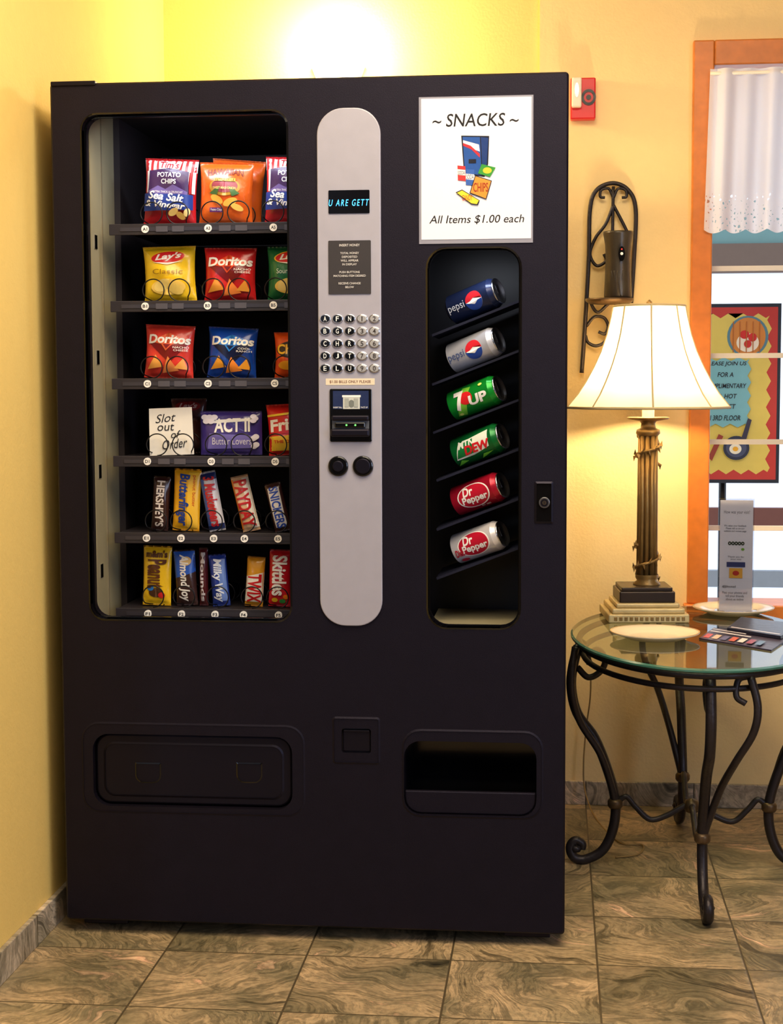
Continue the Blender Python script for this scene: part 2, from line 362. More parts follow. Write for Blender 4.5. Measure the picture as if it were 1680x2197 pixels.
# control panel
b=B(); SP=R(684,232,819,1342,0); b.prism(rr(*SP,.055,10),-.006,.002,silver,.002); CP=b.obj("control_panel",VM,label="long rounded silver control panel")
YP=-.006
b=B(); q=R(705,408,793,458,YP); b.prism(rr(*q,.002),YP-.002,YP+.001,blackg); led=mat("blue_display_text",(60,170,255),.5,em=3)
decals(b,planar(*q,YP-.002),[('text',"U ARE GETT",.01,.99,.32,.60,led,{'sh':.25,'sp':1.35})]); b.obj("display_screen",CP)
b=B(); q=R(705,516,796,631,YP); b.prism(rr(*q,.002),YP-.002,YP+.001,mat("grey_plate",(48,44,47),.5)); g=C(215,212,210)
T=lambda s,u0,u1,v0,v1:('text',s,u0,u1,v0,v1,g,{'b':.01})
decals(b,planar(*q,YP-.002),[T("INSERT MONEY",.26,.74,.89,.935),T("TOTAL MONEY",.28,.72,.745,.785),T("DEPOSITED",.32,.68,.675,.715),T("WILL APPEAR",.29,.71,.605,.645),T("IN DISPLAY",.33,.67,.535,.575),T("PUSH BUTTONS",.26,.74,.39,.43),T("MATCHING ITEM DESIRED",.12,.88,.32,.36),T("RECEIVE CHANGE",.24,.76,.18,.22),T("BELOW",.4,.6,.11,.15)],eps=.0002); b.obj("instruction_plate",CP)
keys=["AFN12","BGP34","CHR56","DJT78","ELU90"]
for i,row in enumerate(keys):
    for j,ch in enumerate(row):
        px=698+j*26.4; py=684+i*26.6
        x,z=S(px,py,YP); b=B()
        b.disc(x,z,YP-.003,YP+.001,.0118,chrome,24,.001,.0095)
        face=blackg if j<3 else mat("satin_silver",(200,198,196),.3,metal=.5)
        b.disc(x,z,YP-.0045,YP-.002,.0098,face,24,.001,.0077)
        gu=(.36,.64) if ch=='1' else (.1,.9)
        decals(b,planar(x-.004,x+.004,z-.005,z+.005,YP-.0045),[('text',ch,gu[0],gu[1],0,1,(C(240,240,240) if j<3 else C(60,52,46)),{'b':.012})])
        b.obj("keypad_button",CP)
b=B(); q=R(699,812,804,826,YP); b.prism(rr(*q,.001),YP-.0006,YP+.001,C(228,215,190)); decals(b,planar(*q,YP-.0006),[('text',"$1.00 BILLS ONLY PLEASE",.08,.92,.25,.72,C(120,70,50),{'b':.01})],eps=.0003); b.obj("price_notice_strip",CP)
b=B(); q=R(708,834,798,948,YP); b.prism(rr(*q,.004),YP-.004,YP+.001,blackg,.001)
pl=planar(*q,YP-.004); navy=C(32,44,84); bill=C(205,208,200)
decals(b,pl,[('rect',.08,.93,.62,.96,navy),('rect',.32,.72,.62,.86,bill),('rect',.3,.74,.84,.88,white),('ell',.52,.72,.07,.07,C(120,125,120)),('rect',.36,.46,.66,.82,C(165,170,165)),('rect',.58,.68,.66,.82,C(165,170,165)),('text',"INSERT BILL",.09,.3,.635,.665,white),('text',"FACE UP",.75,.91,.635,.665,white)],eps=.0003)
x0,x1,z0,z1=q; zz=lambda v:z0+(z1-z0)*v; xx=lambda u:x0+(x1-x0)*u
b.box(xx(.06),xx(.94),YP-.016,YP-.003,zz(.40),zz(.5),black2,.003); b.box(xx(.04),xx(.96),YP-.02,YP-.003,zz(.1),zz(.25),black2,.004); b.box(xx(.06),xx(.94),YP-.006,YP-.003,zz(.25),zz(.4),mat("pale_slot",(95,98,105),.3))
b.box(xx(.14),xx(.86),YP-.018,YP-.004,zz(.27),zz(.37),blackg,.002)
gl=mat("green_led",(90,255,90),.5,em=3)
for u in (.42,.63): b.disc(xx(u),zz(.32),YP-.0195,YP-.017,.0018,gl,12)
b.obj("bill_acceptor",CP)
for k,(px,r) in enumerate(((726,.0215),(779,.022))):
    b=B(); x,z=S(px,1000,YP); b.disc(x,z,YP-.006,YP+.001,r,blackg,32,.003)
    if k==0: b.disc(x,z,YP-.010,YP-.004,r*.55,black2,28,.002)
    else: b.disc(x,z,YP-.008,YP-.005,r*.75,black2,28,.002)
    b.obj("coin_button" if k else "coin_return_button",CP)
b=B(); q=R(1147,1033,1187,1123,0); b.ring(rr(*q,.003),rr(q[0]+.004,q[1]-.004,q[2]+.004,q[3]-.004,.002),-.004,.001,black2,slope=.002); b.prism(rr(q[0]+.004,q[1]-.004,q[2]+.004,q[3]-.004,.002),-.001,.001,blackg)
x,z=S(1168,1078,0); b.disc(x,z,-.008,0,.0115,mat("grey_lock_metal",(120,118,120),.3,metal=.8),28,.001); b.disc(x,z,-.0095,-.007,.008,black2,24); b.disc(x,z,-.0105,-.009,.0045,chrome,20); b.box(x-.0007,x+.0007,-.011,-.0095,z-.003,z+.003,ink)
b.obj("door_lock",VM)
b=B(); x0,x1,z0,z1=DV; b.prism(rr(x0+.003,x1-.003,z0+.003,z1-.003,.032),.014,.022,black2,.004)
b.ring(rr(x0+.02,x1-.02,z0+.018,z1-.02,.025),rr(x0+.024,x1-.024,z0+.022,z1-.024,.022),.012,.015,black2,slope=.002)
for px in (318,535):
    q=R(px-28,1636,px+28,1680,.014); b.ring(rr(*q,.01,4,(.018,.018,.002,.002)),rr(q[0]+.003,q[1]-.003,q[2]+.003,q[3]-.003,.008,4,(.015,.015,.002,.002)),.0125,.0145,blackg,slope=.001)
b.obj("delivery_flap",VM)
b=B(); x0,x1,z0,z1=CR; b.prism(rr(x0+.002,x1-.002,z0+.002,z1-.004,.004),.006,.012,black2,.002); b.box(x0,x1,.012,.05,z0-.005,z1+.005,darkin); b.box(x0+.004,x1-.004,.002,.008,z1-.008,z1-.004,black2,.001); b.obj("coin_return_door",VM)
b=B(); x0,x1,z0,z1=DB; zl=S(1000,1700,0)[1]
b.box(x0-.01,x1+.01,.2,.21,z0-.01,z1+.01,blackg); b.box(x0-.01,x1+.01,.05,.2,z0-.02,z0-.01,black2); b.box(x0-.01,x1+.01,.05,.2,z1+.01,z1+.02,black2); b.box(x0-.02,x0-.01,.05,.2,z0-.02,z1+.02,black2); b.box(x1+.01,x1+.02,.05,.2,z0-.02,z1+.02,black2)
b.prism(rr(x0+.001,x1-.001,z0+.001,zl,.006,5,(.034,.034,.003,.003)),.006,.014,black,.003)
b.obj("drink_bin",VM)
# trays, coils, tags
TR=[(490,(312,447,587),'A',(1,3,5)),(656,(312,446,587),'B',(1,3,5)),(823,(317,447,590),'C',(1,3,5)),(990,(317,454,591),'D',(1,3,5)),(1155,(315,389,459,525,597),'E',(1,2,3,4,5)),(1318,(318,390,462,523,598),'F',(1,2,3,4,5))]
BAGC=[(356,486,616),(360,488,622),(356,489,640),(368,494,622),(338,392,457,527,596),(332,398,470,543,598)]
TZ=[]; YT=.10
wire=mat("black_coil_wire",(20,19,22),.3,metal=.3); traym=mat("tray_dark",(40,35,40),.45)
for k,(yy,xs,L_,nums) in enumerate(TR):
    z=S(450,yy,YT)[1]; TZ.append(z+.0125)
    b=B(); b.box(.095,PX-.002,YT,YT+.004,z-.012,z+.012,traym,.001); b.box(.095,PX-.002,YT+.004,.59,z+.006,z+.009,traym)
    b.box(.12,PX-.03,YT-.002,YT,z-.004,z+.004,mat("tag_rail",(52,48,54),.3))
    for px,nm in zip(xs,nums):
        x=S(px,yy,YT)[0]; b.disc(x,z,YT-.004,YT,.0083,white,20); decals(b,planar(x-.005,x+.005,z-.0035,z+.0035,YT-.004),[('text',L_+str(nm),0,1,0,1,ink,{'b':.02})],eps=.0003)
        if k<4:
            for off in (.024,.06): b.box(x+off,x+off+.026,YT-.003,YT,z-.006,z+.006,mat("tag_grey",(80,76,82),.3))
    t=b.obj("tray",VM)
    for c in BAGC[k]:
        x=S(c,yy,.13)[0]
        for off,rad in (((-.029,.024),(.029,.024)) if k<4 else ((0,.024),)):
            b=B(); P=[]; cz=z+.012+rad
            for i in range(0,48*3):
                a=-pi/2+2*pi*i/48*(1 if off<=0 else -1)
                ph=(i%48)/48; turn=i//48
                yv=.118+.07*turn+ (.07*max(0,(ph-.85)/.15) if turn<2 else 0)
                P.append((x+off+rad*cos(a),yv,cz+rad*sin(a)))
            b.tube(P,.0014,wire,6); b.obj("coil",t)
b=B(); x0,x1=G2[0]-.02,G2[1]+.03
b.box(x0,x1,.3,.31,G2[2]-.05,G2[3]+.05,mat("rack_back",(18,18,28),.4))
ledge=mat("rack_ledge",(24,26,44),.35)
CANS=[(1018,645),(1018,750),(1020,853),(1027,955),(1027,1060),(1027,1164)]
for (px,py) in CANS:
    xc,zc=S(px,py,.12); b.M=Matrix.Translation((xc,.12,zc))@Matrix.Rotation(-radians(21),4,'Y')
    b.box(-.11,.11,-.04,.15,-.041,-.036,ledge)
    b.M=None
b.box(G2[0],G2[1],.05,.3,G2[2]-.01,G2[2]-.002,inner)
b.box(x0-.01,x0,.05,.3,G2[2]-.05,G2[3]+.05,darkin); b.box(x1,x1+.01,.05,.3,G2[2]-.05,G2[3]+.05,darkin)
b.obj("drink_rack",VM)
# ------------------------------------------------------------------ snacks
def sgn(x,p): return abs(x)**p
def bag(name,label,x0,x1,ytop,row,items,base,Yc=.165,th=.024,rot=0,lean=0,pinch=.07,cat="snack bag",seed=0,wr=1.3,group="snacks in the vending machine"):
    Z0=TZ[row]-.001; X0=S(x0,ytop+60,Yc-th)[0]; X1=S(x1,ytop+60,Yc-th)[0]; Z1=S((x0+x1)/2,ytop,Yc-th)[1]
    w=X1-X0;h=Z1-Z0; rnd=random.Random(seed+int(x0)); ph=[rnd.uniform(0,6) for _ in range(6)]
    def prof(u,v):
        s=2*u-1; a=max(0,1-sgn(s,2.6))**.6; g=sin(pi*min(1,max(0,(v-.045)/.91)))**.45
        wv=1+wr*(.07*sin(5*u*2+ph[0]+6*v)+.06*sin(13*v+ph[1]+4*u)+.12*sin(17*u+ph[2])*(abs(2*v-1)**3))
        return a*g*wv
    def FN(u,v,e,sg=-1):
        s=2*u-1; x=s*w/2*(1-pinch*sin(pi*v)**.7); y=sg*th*prof(u,v)*(1 if sg<0 else .8); z=v*h
        if v<.05 or v>.95: y+=.0008*sin(u*2*pi*13)
        return Vector((x,y-e,z))
    b=B(); b.M=Matrix.Translation(((X0+X1)/2,Yc,Z0))@Matrix.Rotation(-radians(rot),4,'Y')@Matrix.Rotation(radians(-lean),4,'X')
    nu,nv=(52,40) if w>.08 else (30,40)
    for sg in (-1,1):
        vs=[FN(i/nu,j/nv,0,sg) for j in range(nv+1) for i in range(nu+1)]
        fs=[(j*(nu+1)+i,j*(nu+1)+i+1,(j+1)*(nu+1)+i+1,(j+1)*(nu+1)+i) for j in range(nv) for i in range(nu)]
        b.add(vs,fs,base,True)
    decals(b,FN,items,12,16,.0005,.0005)
    return b.obj(name,label=label,cat=cat,group=group)
red=foil(200,30,38); W_=C(248,244,238)
def tims():
    it=[('rect',.0,1,.80,.97,W_)]
    for i in range(9): it.append(('rect',i/9+.01,i/9+.06,.48,.97,C(205,50,50)))
    for i in range(9): it.append(('rect',i/9+.06,i/9+.11,.48,.80,W_))
    it+=[('poly',[(.3,.83),(.7,.83),(.72,.95),(.28,.95)],W_),('text',"Tim's",.32,.68,.84,.95,C(180,30,40),{'b':.02,'sh':.15}),
     ('poly',[(.1,.45),(.9,.45),(.88,.80),(.5,.84),(.12,.80)],C(62,34,78)),('text',"POTATO\nCHIPS",.28,.74,.61,.78,W_,{'b':.02}),
     ('poly',[(.12,.5),(.3,.58),(.45,.53),(.6,.6),(.88,.5),(.88,.46),(.12,.46)],C(110,90,150)),('text',"EXTRA THICK & CRUNCHY",.2,.8,.475,.505,W_),
     ('poly',[(.02,.2),(.98,.24),(.98,.46),(.02,.46)],C(36,60,140)),('text',"Sea Salt",.12,.82,.36,.48,W_,{'b':.025,'sh':.3,'slope':-.05}),('text',"& Vinegar",.05,.85,.23,.35,W_,{'b':.025,'sh':.3,'slope':-.04}),
     ('ell',.62,.2,.1,.05,C(240,205,120),.4),('ell',.76,.15,.09,.05,C(230,185,95),-.4),('ell',.88,.2,.07,.05,C(244,215,140),.8)]
    return it
bag("potato_chip_bag","red, white and blue striped potato chip bag, sea salt and vinegar",300,416,338,0,tims(),red,rot=-3)
bag("potato_chip_bag","red, white and blue striped chip bag beside an orange bag",562,674,334,0,tims(),red,rot=-2,seed=5)
org=foil(226,98,28)
hw=[('text',"HAWAIIAN",.16,.84,.80,.9,C(120,40,20),{'b':.015,'fan':.03}),('ell',.5,.6,.3,.14,C(190,140,50)),('ell',.5,.62,.25,.11,C(150,60,70)),('poly',[(.2,.5),(.42,.62),(.35,.45)],C(70,110,60)),('poly',[(.8,.5),(.58,.62),(.65,.45)],C(70,110,60)),
 ('rect',.3,.7,.69,.74,C(230,190,60)),('text',"KETTLE STYLE",.32,.68,.697,.733,C(120,30,20),{'b':.01}),('text',"SWEET MAUI ONION",.28,.72,.56,.6,C(245,220,120),{'b':.01}),('rect',.22,.48,.2,.27,C(90,30,110)),('text',"Potato Chips",.24,.46,.21,.26,W_),
 ('ell',.62,.36,.14,.06,C(240,190,80),.3),('ell',.36,.4,.13,.06,C(236,180,70),-.4),('ell',.75,.28,.12,.05,C(245,200,95),-.3)]
bag("potato_chip_bag","orange kettle style potato chip bag with tropical picture",420,538,346,0,hw,org,rot=-2)
bag("potato_chip_bag","second orange potato chip bag standing behind another",440,556,340,0,[],org,Yc=.225,rot=-5)
def lays(sub,col2,chip=(246,206,100)):
    return [('ell',.5,.8,.36,.115,C(245,190,40),.06),('ell',.5,.8,.33,.1,C(214,26,36),.06),('text',"Lay's",.25,.77,.735,.875,W_,{'b':.035,'sh':.3,'slope':.04}),('poly',[(.2,.715),(.5,.665),(.82,.735),(.5,.7)],W_),('text',sub,.2,.8,.5,.59,C(*col2),{'sp':1.0}),
      ('ell',.5,.27,.34,.14,C(*chip)),('ell',.38,.3,.17,.1,C(252,222,130),.4),('ell',.64,.24,.16,.1,C(250,214,110),-.4)]
bag("potato_chip_bag","bright yellow potato chip bag with red oval logo",303,418,527,1,lays("Classic",(150,110,20)),foil(244,200,30),rot=1)
bag("potato_chip_bag","green potato chip bag with red oval logo",569,680,527,1,lays("Sour Cream",(230,240,220)),foil(30,110,62),rot=0)
def dor(c1,sub,tri,chip):
    return [('poly',[(.08,.66),(.5,.82),(.97,.7),(.55,.3)],C(*c1)),('poly',[(.12,.68),(.5,.86),(.95,.72),(.5,.62)],C(*tri)),('text',"Doritos",.08,.96,.66,.83,W_,{'b':.035,'sh':.1,'fan':.02}),('poly',[(.36,.66),(.62,.66),(.47,.52)],C(*tri)),('poly',[(.41,.645),(.57,.645),(.48,.56)],C(*c1)),('text',sub,.62,.94,.52,.61,W_,{'b':.01}),
     ('poly',[(.08,.16),(.42,.22),(.25,.44)],C(*chip)),('poly',[(.4,.1),(.75,.16),(.52,.42)],C(chip[0],chip[1]-25,chip[2])),('poly',[(.65,.2),(.92,.18),(.84,.4)],C(*chip))]
bag("tortilla_chip_bag","red tortilla chip bag, nacho cheese, with white lettering",432,546,530,1,dor((120,12,20),"NACHO\nCHEESE",(225,70,30),(240,160,60)),foil(205,32,36),rot=-1)
bag("tortilla_chip_bag","red tortilla chip bag, nacho cheese, on the third tray",302,410,697,2,dor((130,22,26),"NACHO\nCHEESE",(235,100,60),(244,170,80)),foil(222,60,48),rot=-3)
bag("tortilla_chip_bag","blue tortilla chip bag, cool ranch, with orange chips",438,546,702,2,dor((10,20,60),"COOL\nRANCH",(40,130,220),(245,165,50)),foil(20,70,170),rot=-3)
bag("cheese_snack_bag","orange crunchy cheese snack bag",584,692,712,2,[('ell',.5,.62,.46,.2,C(40,20,20)),('text',"Cheetos",.06,.94,.52,.74,C(250,190,40),{'b':.03}),('ell',.3,.28,.22,.1,C(250,170,40)),('ell',.62,.24,.25,.1,C(230,60,30))],foil(232,84,24))
bag("corn_chip_bag","red and yellow corn chip bag",572,684,866,3,[('poly',[(0,.1),(1,.1),(1,.42),(0,.38)],C(246,200,60)),('poly',[(0,.4),(1,.5),(1,.85),(0,.72)],C(210,24,36)),('text',"Fritos",.06,.94,.5,.74,W_,{'b':.035,'slope':.08}),('text',"THE ORIGINAL",.12,.88,.25,.31,C(200,30,30),{'b':.02}),('poly',[(0,.8),(1,.88),(1,.84),(0,.76)],C(250,210,60))],foil(226,40,34),rot=3)
bag("potato_chip_bag","dark brown potato chip bag behind the handwritten note",362,440,855,3,[('ell',.5,.86,.36,.09,C(130,30,30)),('text',"Lay's",.25,.77,.8,.92,C(190,150,140),{'b':.03,'sh':.3})],foil(84,44,40),Yc=.23)
pur=foil(66,50,130)
bag("popcorn_packet","purple butter popcorn packet with white kernels",428,560,882,3,[('poly',[(.2,.72),(.86,.78),(.86,.84),(.2,.80)],W_),('text',"ACT II",.24,.82,.52,.84,W_,{'b':.03,'slope':.02}),('poly',[(.12,.14),(.86,.16),(.9,.44),(.16,.5)],C(120,110,190)),('text',"Butter Lovers",.2,.84,.24,.4,C(240,235,250),{'sh':.1})]+
  [('ell',.08+.07*(i%3)+.01*i,.86-.09*(i//3),.06,.06,C(235,228,240)) for i in range(5)]+[('ell',.88+.02*(i%3),.2+.12*(i//3)+.02*i,.05,.06,C(235,228,240)) for i in range(6)]+[('ell',.88+.03*(i%2),.78+.05*i,.05,.05,C(225,215,235)) for i in range(3)],pur,th=.014,pinch=.0)
b=B(); X0,X1,_,Z1=R(321,877,416,977,.135); Z0=TZ[3]-.006
b.M=Matrix.Translation(((X0+X1)/2,.134,Z0+.006))@Matrix.Rotation(radians(-2),4,'Y')
w=(X1-X0)/2; h=Z1-Z0-.004
b.add([(-w,0,0),(w,0,0),(w*.98,.004,h),(-w*.95,.003,h),(-w,.0008,0),(w,.0008,0),(w*.98,.0048,h),(-w*.95,.0038,h)],[(0,1,2,3),(4,5,6,7),(0,1,5,4),(2,3,7,6),(0,3,7,4),(1,2,6,5)],mat("note_paper",(238,234,226),.7))
fn=lambda u,v,e:((u*2-1)*w,v*.004-e-.0008,v*h)
decals(b,fn,[('text',"Slot",.16,.62,.70,.88,ink,{'sh':.3,'slope':.04}),('text',"out",.2,.58,.52,.66,ink,{'sh':.2}),('text',"of",.5,.72,.36,.52,ink,{'sh':.3}),('text',"Order",.3,.86,.14,.34,ink,{'sh':.25,'slope':.05})],eps=.0003)
b.obj("handwritten_note",label="white handwritten paper note saying slot out of order",cat="note")
def bar(name,label,x0,x1,ytop,row,txt,base,tc,extra=[],rot=0,tu=(.25,.75),tv=(.08,.92),o=None,th=.013):
    oo={'rot':'cw','b':.03}; oo.update(o or {})
    bag(name,label,x0,x1,ytop,row,extra+[('text',txt,tu[0],tu[1],tv[0],tv[1],tc,oo)],base,th=th,rot=rot,pinch=.03,cat="candy bar",wr=.8,Yc=.155)
bar("chocolate_bar","dark brown milk chocolate bar with white lettering",320,357,1022,4,"HERSHEY'S",foil(52,26,24),C(225,215,210),rot=-4)
bar("chocolate_bar","yellow peanut butter candy bar with blue lettering",366,424,1006,4,"Butterfinger",foil(240,176,30),C(20,60,150),[('rect',.55,.95,.05,.95,C(248,196,60)),('text',"peanut butter",.7,.86,.4,.9,C(200,60,30),{'rot':'cw'})],rot=-3,tu=(.12,.62),o={'sh':.15})
bar("chocolate_bar","white and red wrapped nougat candy bar with dark ends",446,482,1010,4,"3 Musketeers",foil(214,210,214),C(190,30,40),[('rect',0,1,.86,.97,C(30,40,90)),('rect',0,1,.03,.12,C(30,40,90)),('rect',.02,.25,.1,.88,C(60,90,170))],rot=10,tu=(.22,.9),o={'sh':.15})
bar("chocolate_bar","orange and white peanut caramel bar with red lettering",519,557,1018,4,"PAYDAY",foil(230,190,150),C(200,30,40),[('rect',.62,1,.05,.95,C(250,246,240)),('rect',0,.1,.05,.95,C(240,140,40))],rot=13,tu=(.12,.88))
bar("chocolate_bar","brown peanut chocolate bar with blue lettering",588,624,1034,4,"SNICKERS",foil(70,40,38),C(40,80,190),[('rect',.15,.85,.1,.9,C(240,236,236))],rot=13,tu=(.22,.78))
bar("candy_bag","yellow peanut candy bag with brown lettering",302,363,1172,5,"Peanut",foil(246,196,30),C(90,45,20),[('ell',.5,.22,.26,.08,C(80,50,30)),('ell',.3,.3,.12,.05,C(40,120,200)),('ell',.7,.18,.12,.05,C(210,40,40)),('text',"m&m's",.12,.88,.81,.93,C(90,45,20),{'b':.035})],rot=-2,tu=(.18,.86),tv=(.3,.78))
bar("chocolate_bar","blue and brown coconut almond bar with white lettering",376,422,1180,5,"Almond Joy",foil(60,36,34),C(240,236,230),[('poly',[(.0,.5),(1,.6),(1,.97),(0,.97)],C(40,90,190)),('ell',.6,.8,.25,.08,C(230,190,120))],rot=3,tu=(.18,.72),o={'sh':.2})
bar("chocolate_bar","dark brown and red chocolate bar",425,444,1176,5,"Mounds",foil(80,24,26),C(200,190,190),[],rot=0)
bar("chocolate_bar","blue and silver nougat caramel bar with white lettering",454,492,1190,5,"Milky Way",foil(36,60,150),C(235,240,250),[('rect',.55,.95,.1,.9,C(110,140,210))],rot=5,tu=(.15,.75),o={'sh':.2})
bar("chocolate_bar","gold and red caramel cookie bar",522,561,1195,5,"TWIX",foil(226,160,40),C(205,24,34),[('poly',[(0,.1),(1,.1),(1,.7),(0,.6)],W_),],rot=-4,tu=(.12,.9),tv=(.08,.66))
bar("candy_bag","red fruit candy bag with white lettering",573,621,1180,5,"Skittles",foil(206,26,38),C(250,246,246),[('ell',.3,.12,.14,.04,C(250,200,40)),('ell',.65,.1,.14,.04,C(60,160,70)),('ell',.8,.18,.12,.04,C(240,130,30))],rot=-2,tu=(.16,.84),tv=(.2,.9))
# ------------------------------------------------------------------ cans
def can(label,px,py,basec,items,k):
    r=.033;L=.122; Yc=.12; xc,zc=S(px,py,Yc-.02)
    b=B(); b.M=Matrix.Translation((xc,Yc,zc))@Matrix.Rotation(-radians(21),4,'Y')@Matrix.Rotation(-radians(22),4,'Z')
    body=mat("can_%d"%k,basec,.25,metal=.35,var=.1,bump=.05,bs=300); al=mat("aluminium",(210,212,218),.2,metal=1)
    def lx(prof,m,seg=40):
        vs=[];fs=[]
        for (x,q) in prof:
            for i in range(seg): a=2*pi*i/seg; vs.append((x,q*cos(a),q*sin(a)))
        for j in range(len(prof)-1):
            for i in range(seg): fs.append((j*seg+i,j*seg+(i+1)%seg,(j+1)*seg+(i+1)%seg,(j+1)*seg+i))
        b.add(vs,fs,m,True)
    lx([(-L/2+.007,r),(L/2-.014,r)],body); lx([(L/2-.014,r),(L/2-.005,r*.87),(L/2-.003,r*.85)],body)
    lx([(L/2-.003,r*.85),(L/2,r*.87),(L/2,r*.82),(L/2-.004,r*.78),(L/2-.0035,.0001)],al); lx([(-L/2+.007,r),(-L/2+.002,r*.8),(-L/2,r*.76),(-L/2+.001,r*.7),(-L/2+.008,.0001)],al)
    b.add([(L/2-.001,-.006,-.004),(L/2-.001,.006,-.004),(L/2-.001,.007,.014),(L/2-.001,-.007,.014),(L/2-.0025,-.006,-.004),(L/2-.0025,.006,-.004),(L/2-.0025,.007,.014),(L/2-.0025,-.007,.014)],[(0,1,2,3),(4,5,6,7),(0,1,5,4),(1,2,6,5),(2,3,7,6),(3,0,4,7)],chrome)
    def fn(u,v,e):
        a=(v-.5)*2.5; return Vector(((-L/2+.008)+u*(L-.023),-(r+e)*cos(a),(r+e)*sin(a)))
    decals(b,fn,items,4,14,.00025,.0002)
    return b.obj("soda_can",label=label,cat="soda can",group="soda cans in the drink window")
def globe(cx,cy,rx,ry):
    top=[(cx+rx*cos(a),cy+ry*sin(a)) for a in [pi*i/14 for i in range(15)]]
    bot=[(cx+rx*cos(a),cy+ry*sin(a)) for a in [pi+pi*i/14 for i in range(15)]]
    up=top[:]+[(cx-rx*.5,cy+ry*.05),(cx,cy+ry*.28),(cx+rx*.5,cy+ry*.4)]
    dn=bot[:]+[(cx+rx*.5,cy-ry*.05),(cx,cy-ry*.35),(cx-rx*.5,cy-ry*.45)]
    return [('ell',cx,cy,rx,ry,W_),('poly',up,C(216,40,50)),('poly',dn,C(30,70,160))]
can("dark blue cola can with round red, white and blue logo",*CANS[0],(34,44,78),globe(.66,.5,.2,.26)+[('text',"pepsi",.02,.42,.38,.62,C(225,228,236),{'b':.0})],0)
can("silver diet cola can with round red, white and blue logo",*CANS[1],(200,202,214),globe(.66,.5,.2,.26)+[('text',"pepsi",.02,.42,.38,.62,C(70,90,140),{'b':.0})],1)
can("green lemon-lime soda can with red dot",*CANS[2],(20,150,50),[('poly',[(.1,.15),(.4,.9),(.6,.85),(.3,.1)],C(120,200,60)),('ell',.45,.58,.16,.17,C(220,36,40)),('text',"7",.16,.42,.3,.82,W_,{'b':.05,'sh':.1}),('text',"UP",.5,.96,.34,.6,W_,{'b':.04,'sh':.1}),('ell',.2,.2,.05,.04,C(230,240,120)),('ell',.85,.8,.05,.04,C(230,240,120))],2)
can("green citrus soda can with red and white lettering",*CANS[3],(16,110,50),[('poly',[(.05,.3),(.2,.72),(.95,.85),(.9,.4),(.5,.3)],C(235,240,225)),('poly',[(.08,.34),(.22,.68),(.6,.75),(.5,.36)],C(20,120,55)),('text',"MTN",.18,.6,.56,.76,C(235,240,225),{'b':.04,'sh':.2}),('text',"DEW",.3,.95,.36,.6,C(215,30,40),{'b':.04,'sh':.2}),('poly',[(.0,.1),(.3,.2),(.15,.28)],C(120,210,60)),('poly',[(.6,.1),(.95,.25),(.7,.25)],C(120,210,60))],3)
def drp(diet=False):
    return [('ell',.55,.52,.4,.34,W_),('ell',.55,.52,.37,.31,C(190,22,48)),('text',"Dr",.3,.56,.54,.78,W_,{'b':.03,'sh':.1}),('text',"Pepper",.24,.88,.3,.54,W_,{'b':.03,'sh':.1})]+([('text',"Diet",.05,.26,.3,.5,C(190,22,48),{'b':.03,'sh':.2}),('ell',.2,.16,.1,.06,C(200,40,60))] if diet else [('text',"EST 1885",.62,.84,.14,.19,W_)])
can("dark red soda can with oval logo",*CANS[4],(176,22,48),drp(),4)
can("white diet soda can with red oval logo",*CANS[5],(232,228,232),drp(True),5)
# ------------------------------------------------------------------ paper sign
b=B()
q=R(899,206,1144,522,-.002); b.box(q[0],q[1],-.0022,-.0004,q[2],q[3],mat("laminate_border",(150,150,165),.15,spec=.8))
q2=R(904,210,1140,513,-.002); b.box(q2[0],q2[1],-.003,-.0023,q2[2],q2[3],mat("sign_paper",(236,234,244),.5,var=.01))
pw,ph_=236.,303.
def sx(px,py): return ((px-904)/pw,(513-py)/ph_)
def pp(*l): return [sx(*a) for a in l]
def st(s,x0,y0,x1,y1,m,**o): a=sx(x0,y1);c=sx(x1,y0); return ('text',s,a[0],c[0],a[1],c[1],m,o)
bl=C(40,84,160); dk=C(24,26,40)
it=[st("~ SNACKS ~",928,243,1113,271,ink,sh=.15,b=.008),st("All Items $1.00 each",921,461,1125,481,ink,sh=.2,b=.004),
 ('poly',pp((990,290),(1050,292),(1048,352),(1040,380),(996,372)),dk),('poly',pp((993,293),(1030,294),(1034,376),(998,370)),bl),('poly',pp((1032,294),(1048,296),(1045,352),(1036,374)),C(28,58,120)),
 ('poly',pp((994,300),(1028,310),(1030,325),(994,312)),C(238,236,240)),('poly',pp((994,312),(1012,320),(1030,338),(1030,330),(1010,312),(994,306)),C(205,50,60)),('rect',sx(1006,350)[0],sx(1022,341)[0],sx(0,350)[1],sx(0,341)[1],dk),
 ('poly',pp((982,354),(999,356),(1000,388),(983,386)),C(200,60,60)),('poly',pp((982,362),(999,364),(999,376),(982,374)),C(240,235,235)),st("SODA",983,366,998,374,dk),
 ('poly',pp((1000,362),(1018,364),(1018,398),(1000,396)),C(60,100,180)),('poly',pp((1000,372),(1018,374),(1018,386),(1000,384)),C(235,238,245)),st("SODA",1001,374,1017,384,dk),
 ('poly',pp((1034,352),(1064,360),(1052,380),(1026,372)),C(60,150,60)),('ell',*sx(1046,366),.04,.022,C(230,200,60)),
 ('poly',pp((1020,376),(1056,388),(1044,428),(1008,414)),dk),('poly',pp((1021,378),(1054,389),(1043,426),(1010,413)),C(236,150,60)),st("CHIPS",1016,392,1048,412,C(160,60,30),b=.02),
 ('poly',pp((978,412),(992,406),(1030,430),(1026,440),(1012,438)),dk),('poly',pp((981,413),(992,408),(1028,430),(1024,438),(1012,436)),C(246,214,60)),st("CANDY",992,418,1014,430,C(190,60,40),b=.01)]
decals(b,planar(*q2,-.003),it,eps=.00012)
b.obj("snacks_sign",label="laminated white snacks and price sign taped to vending machine",cat="sign")
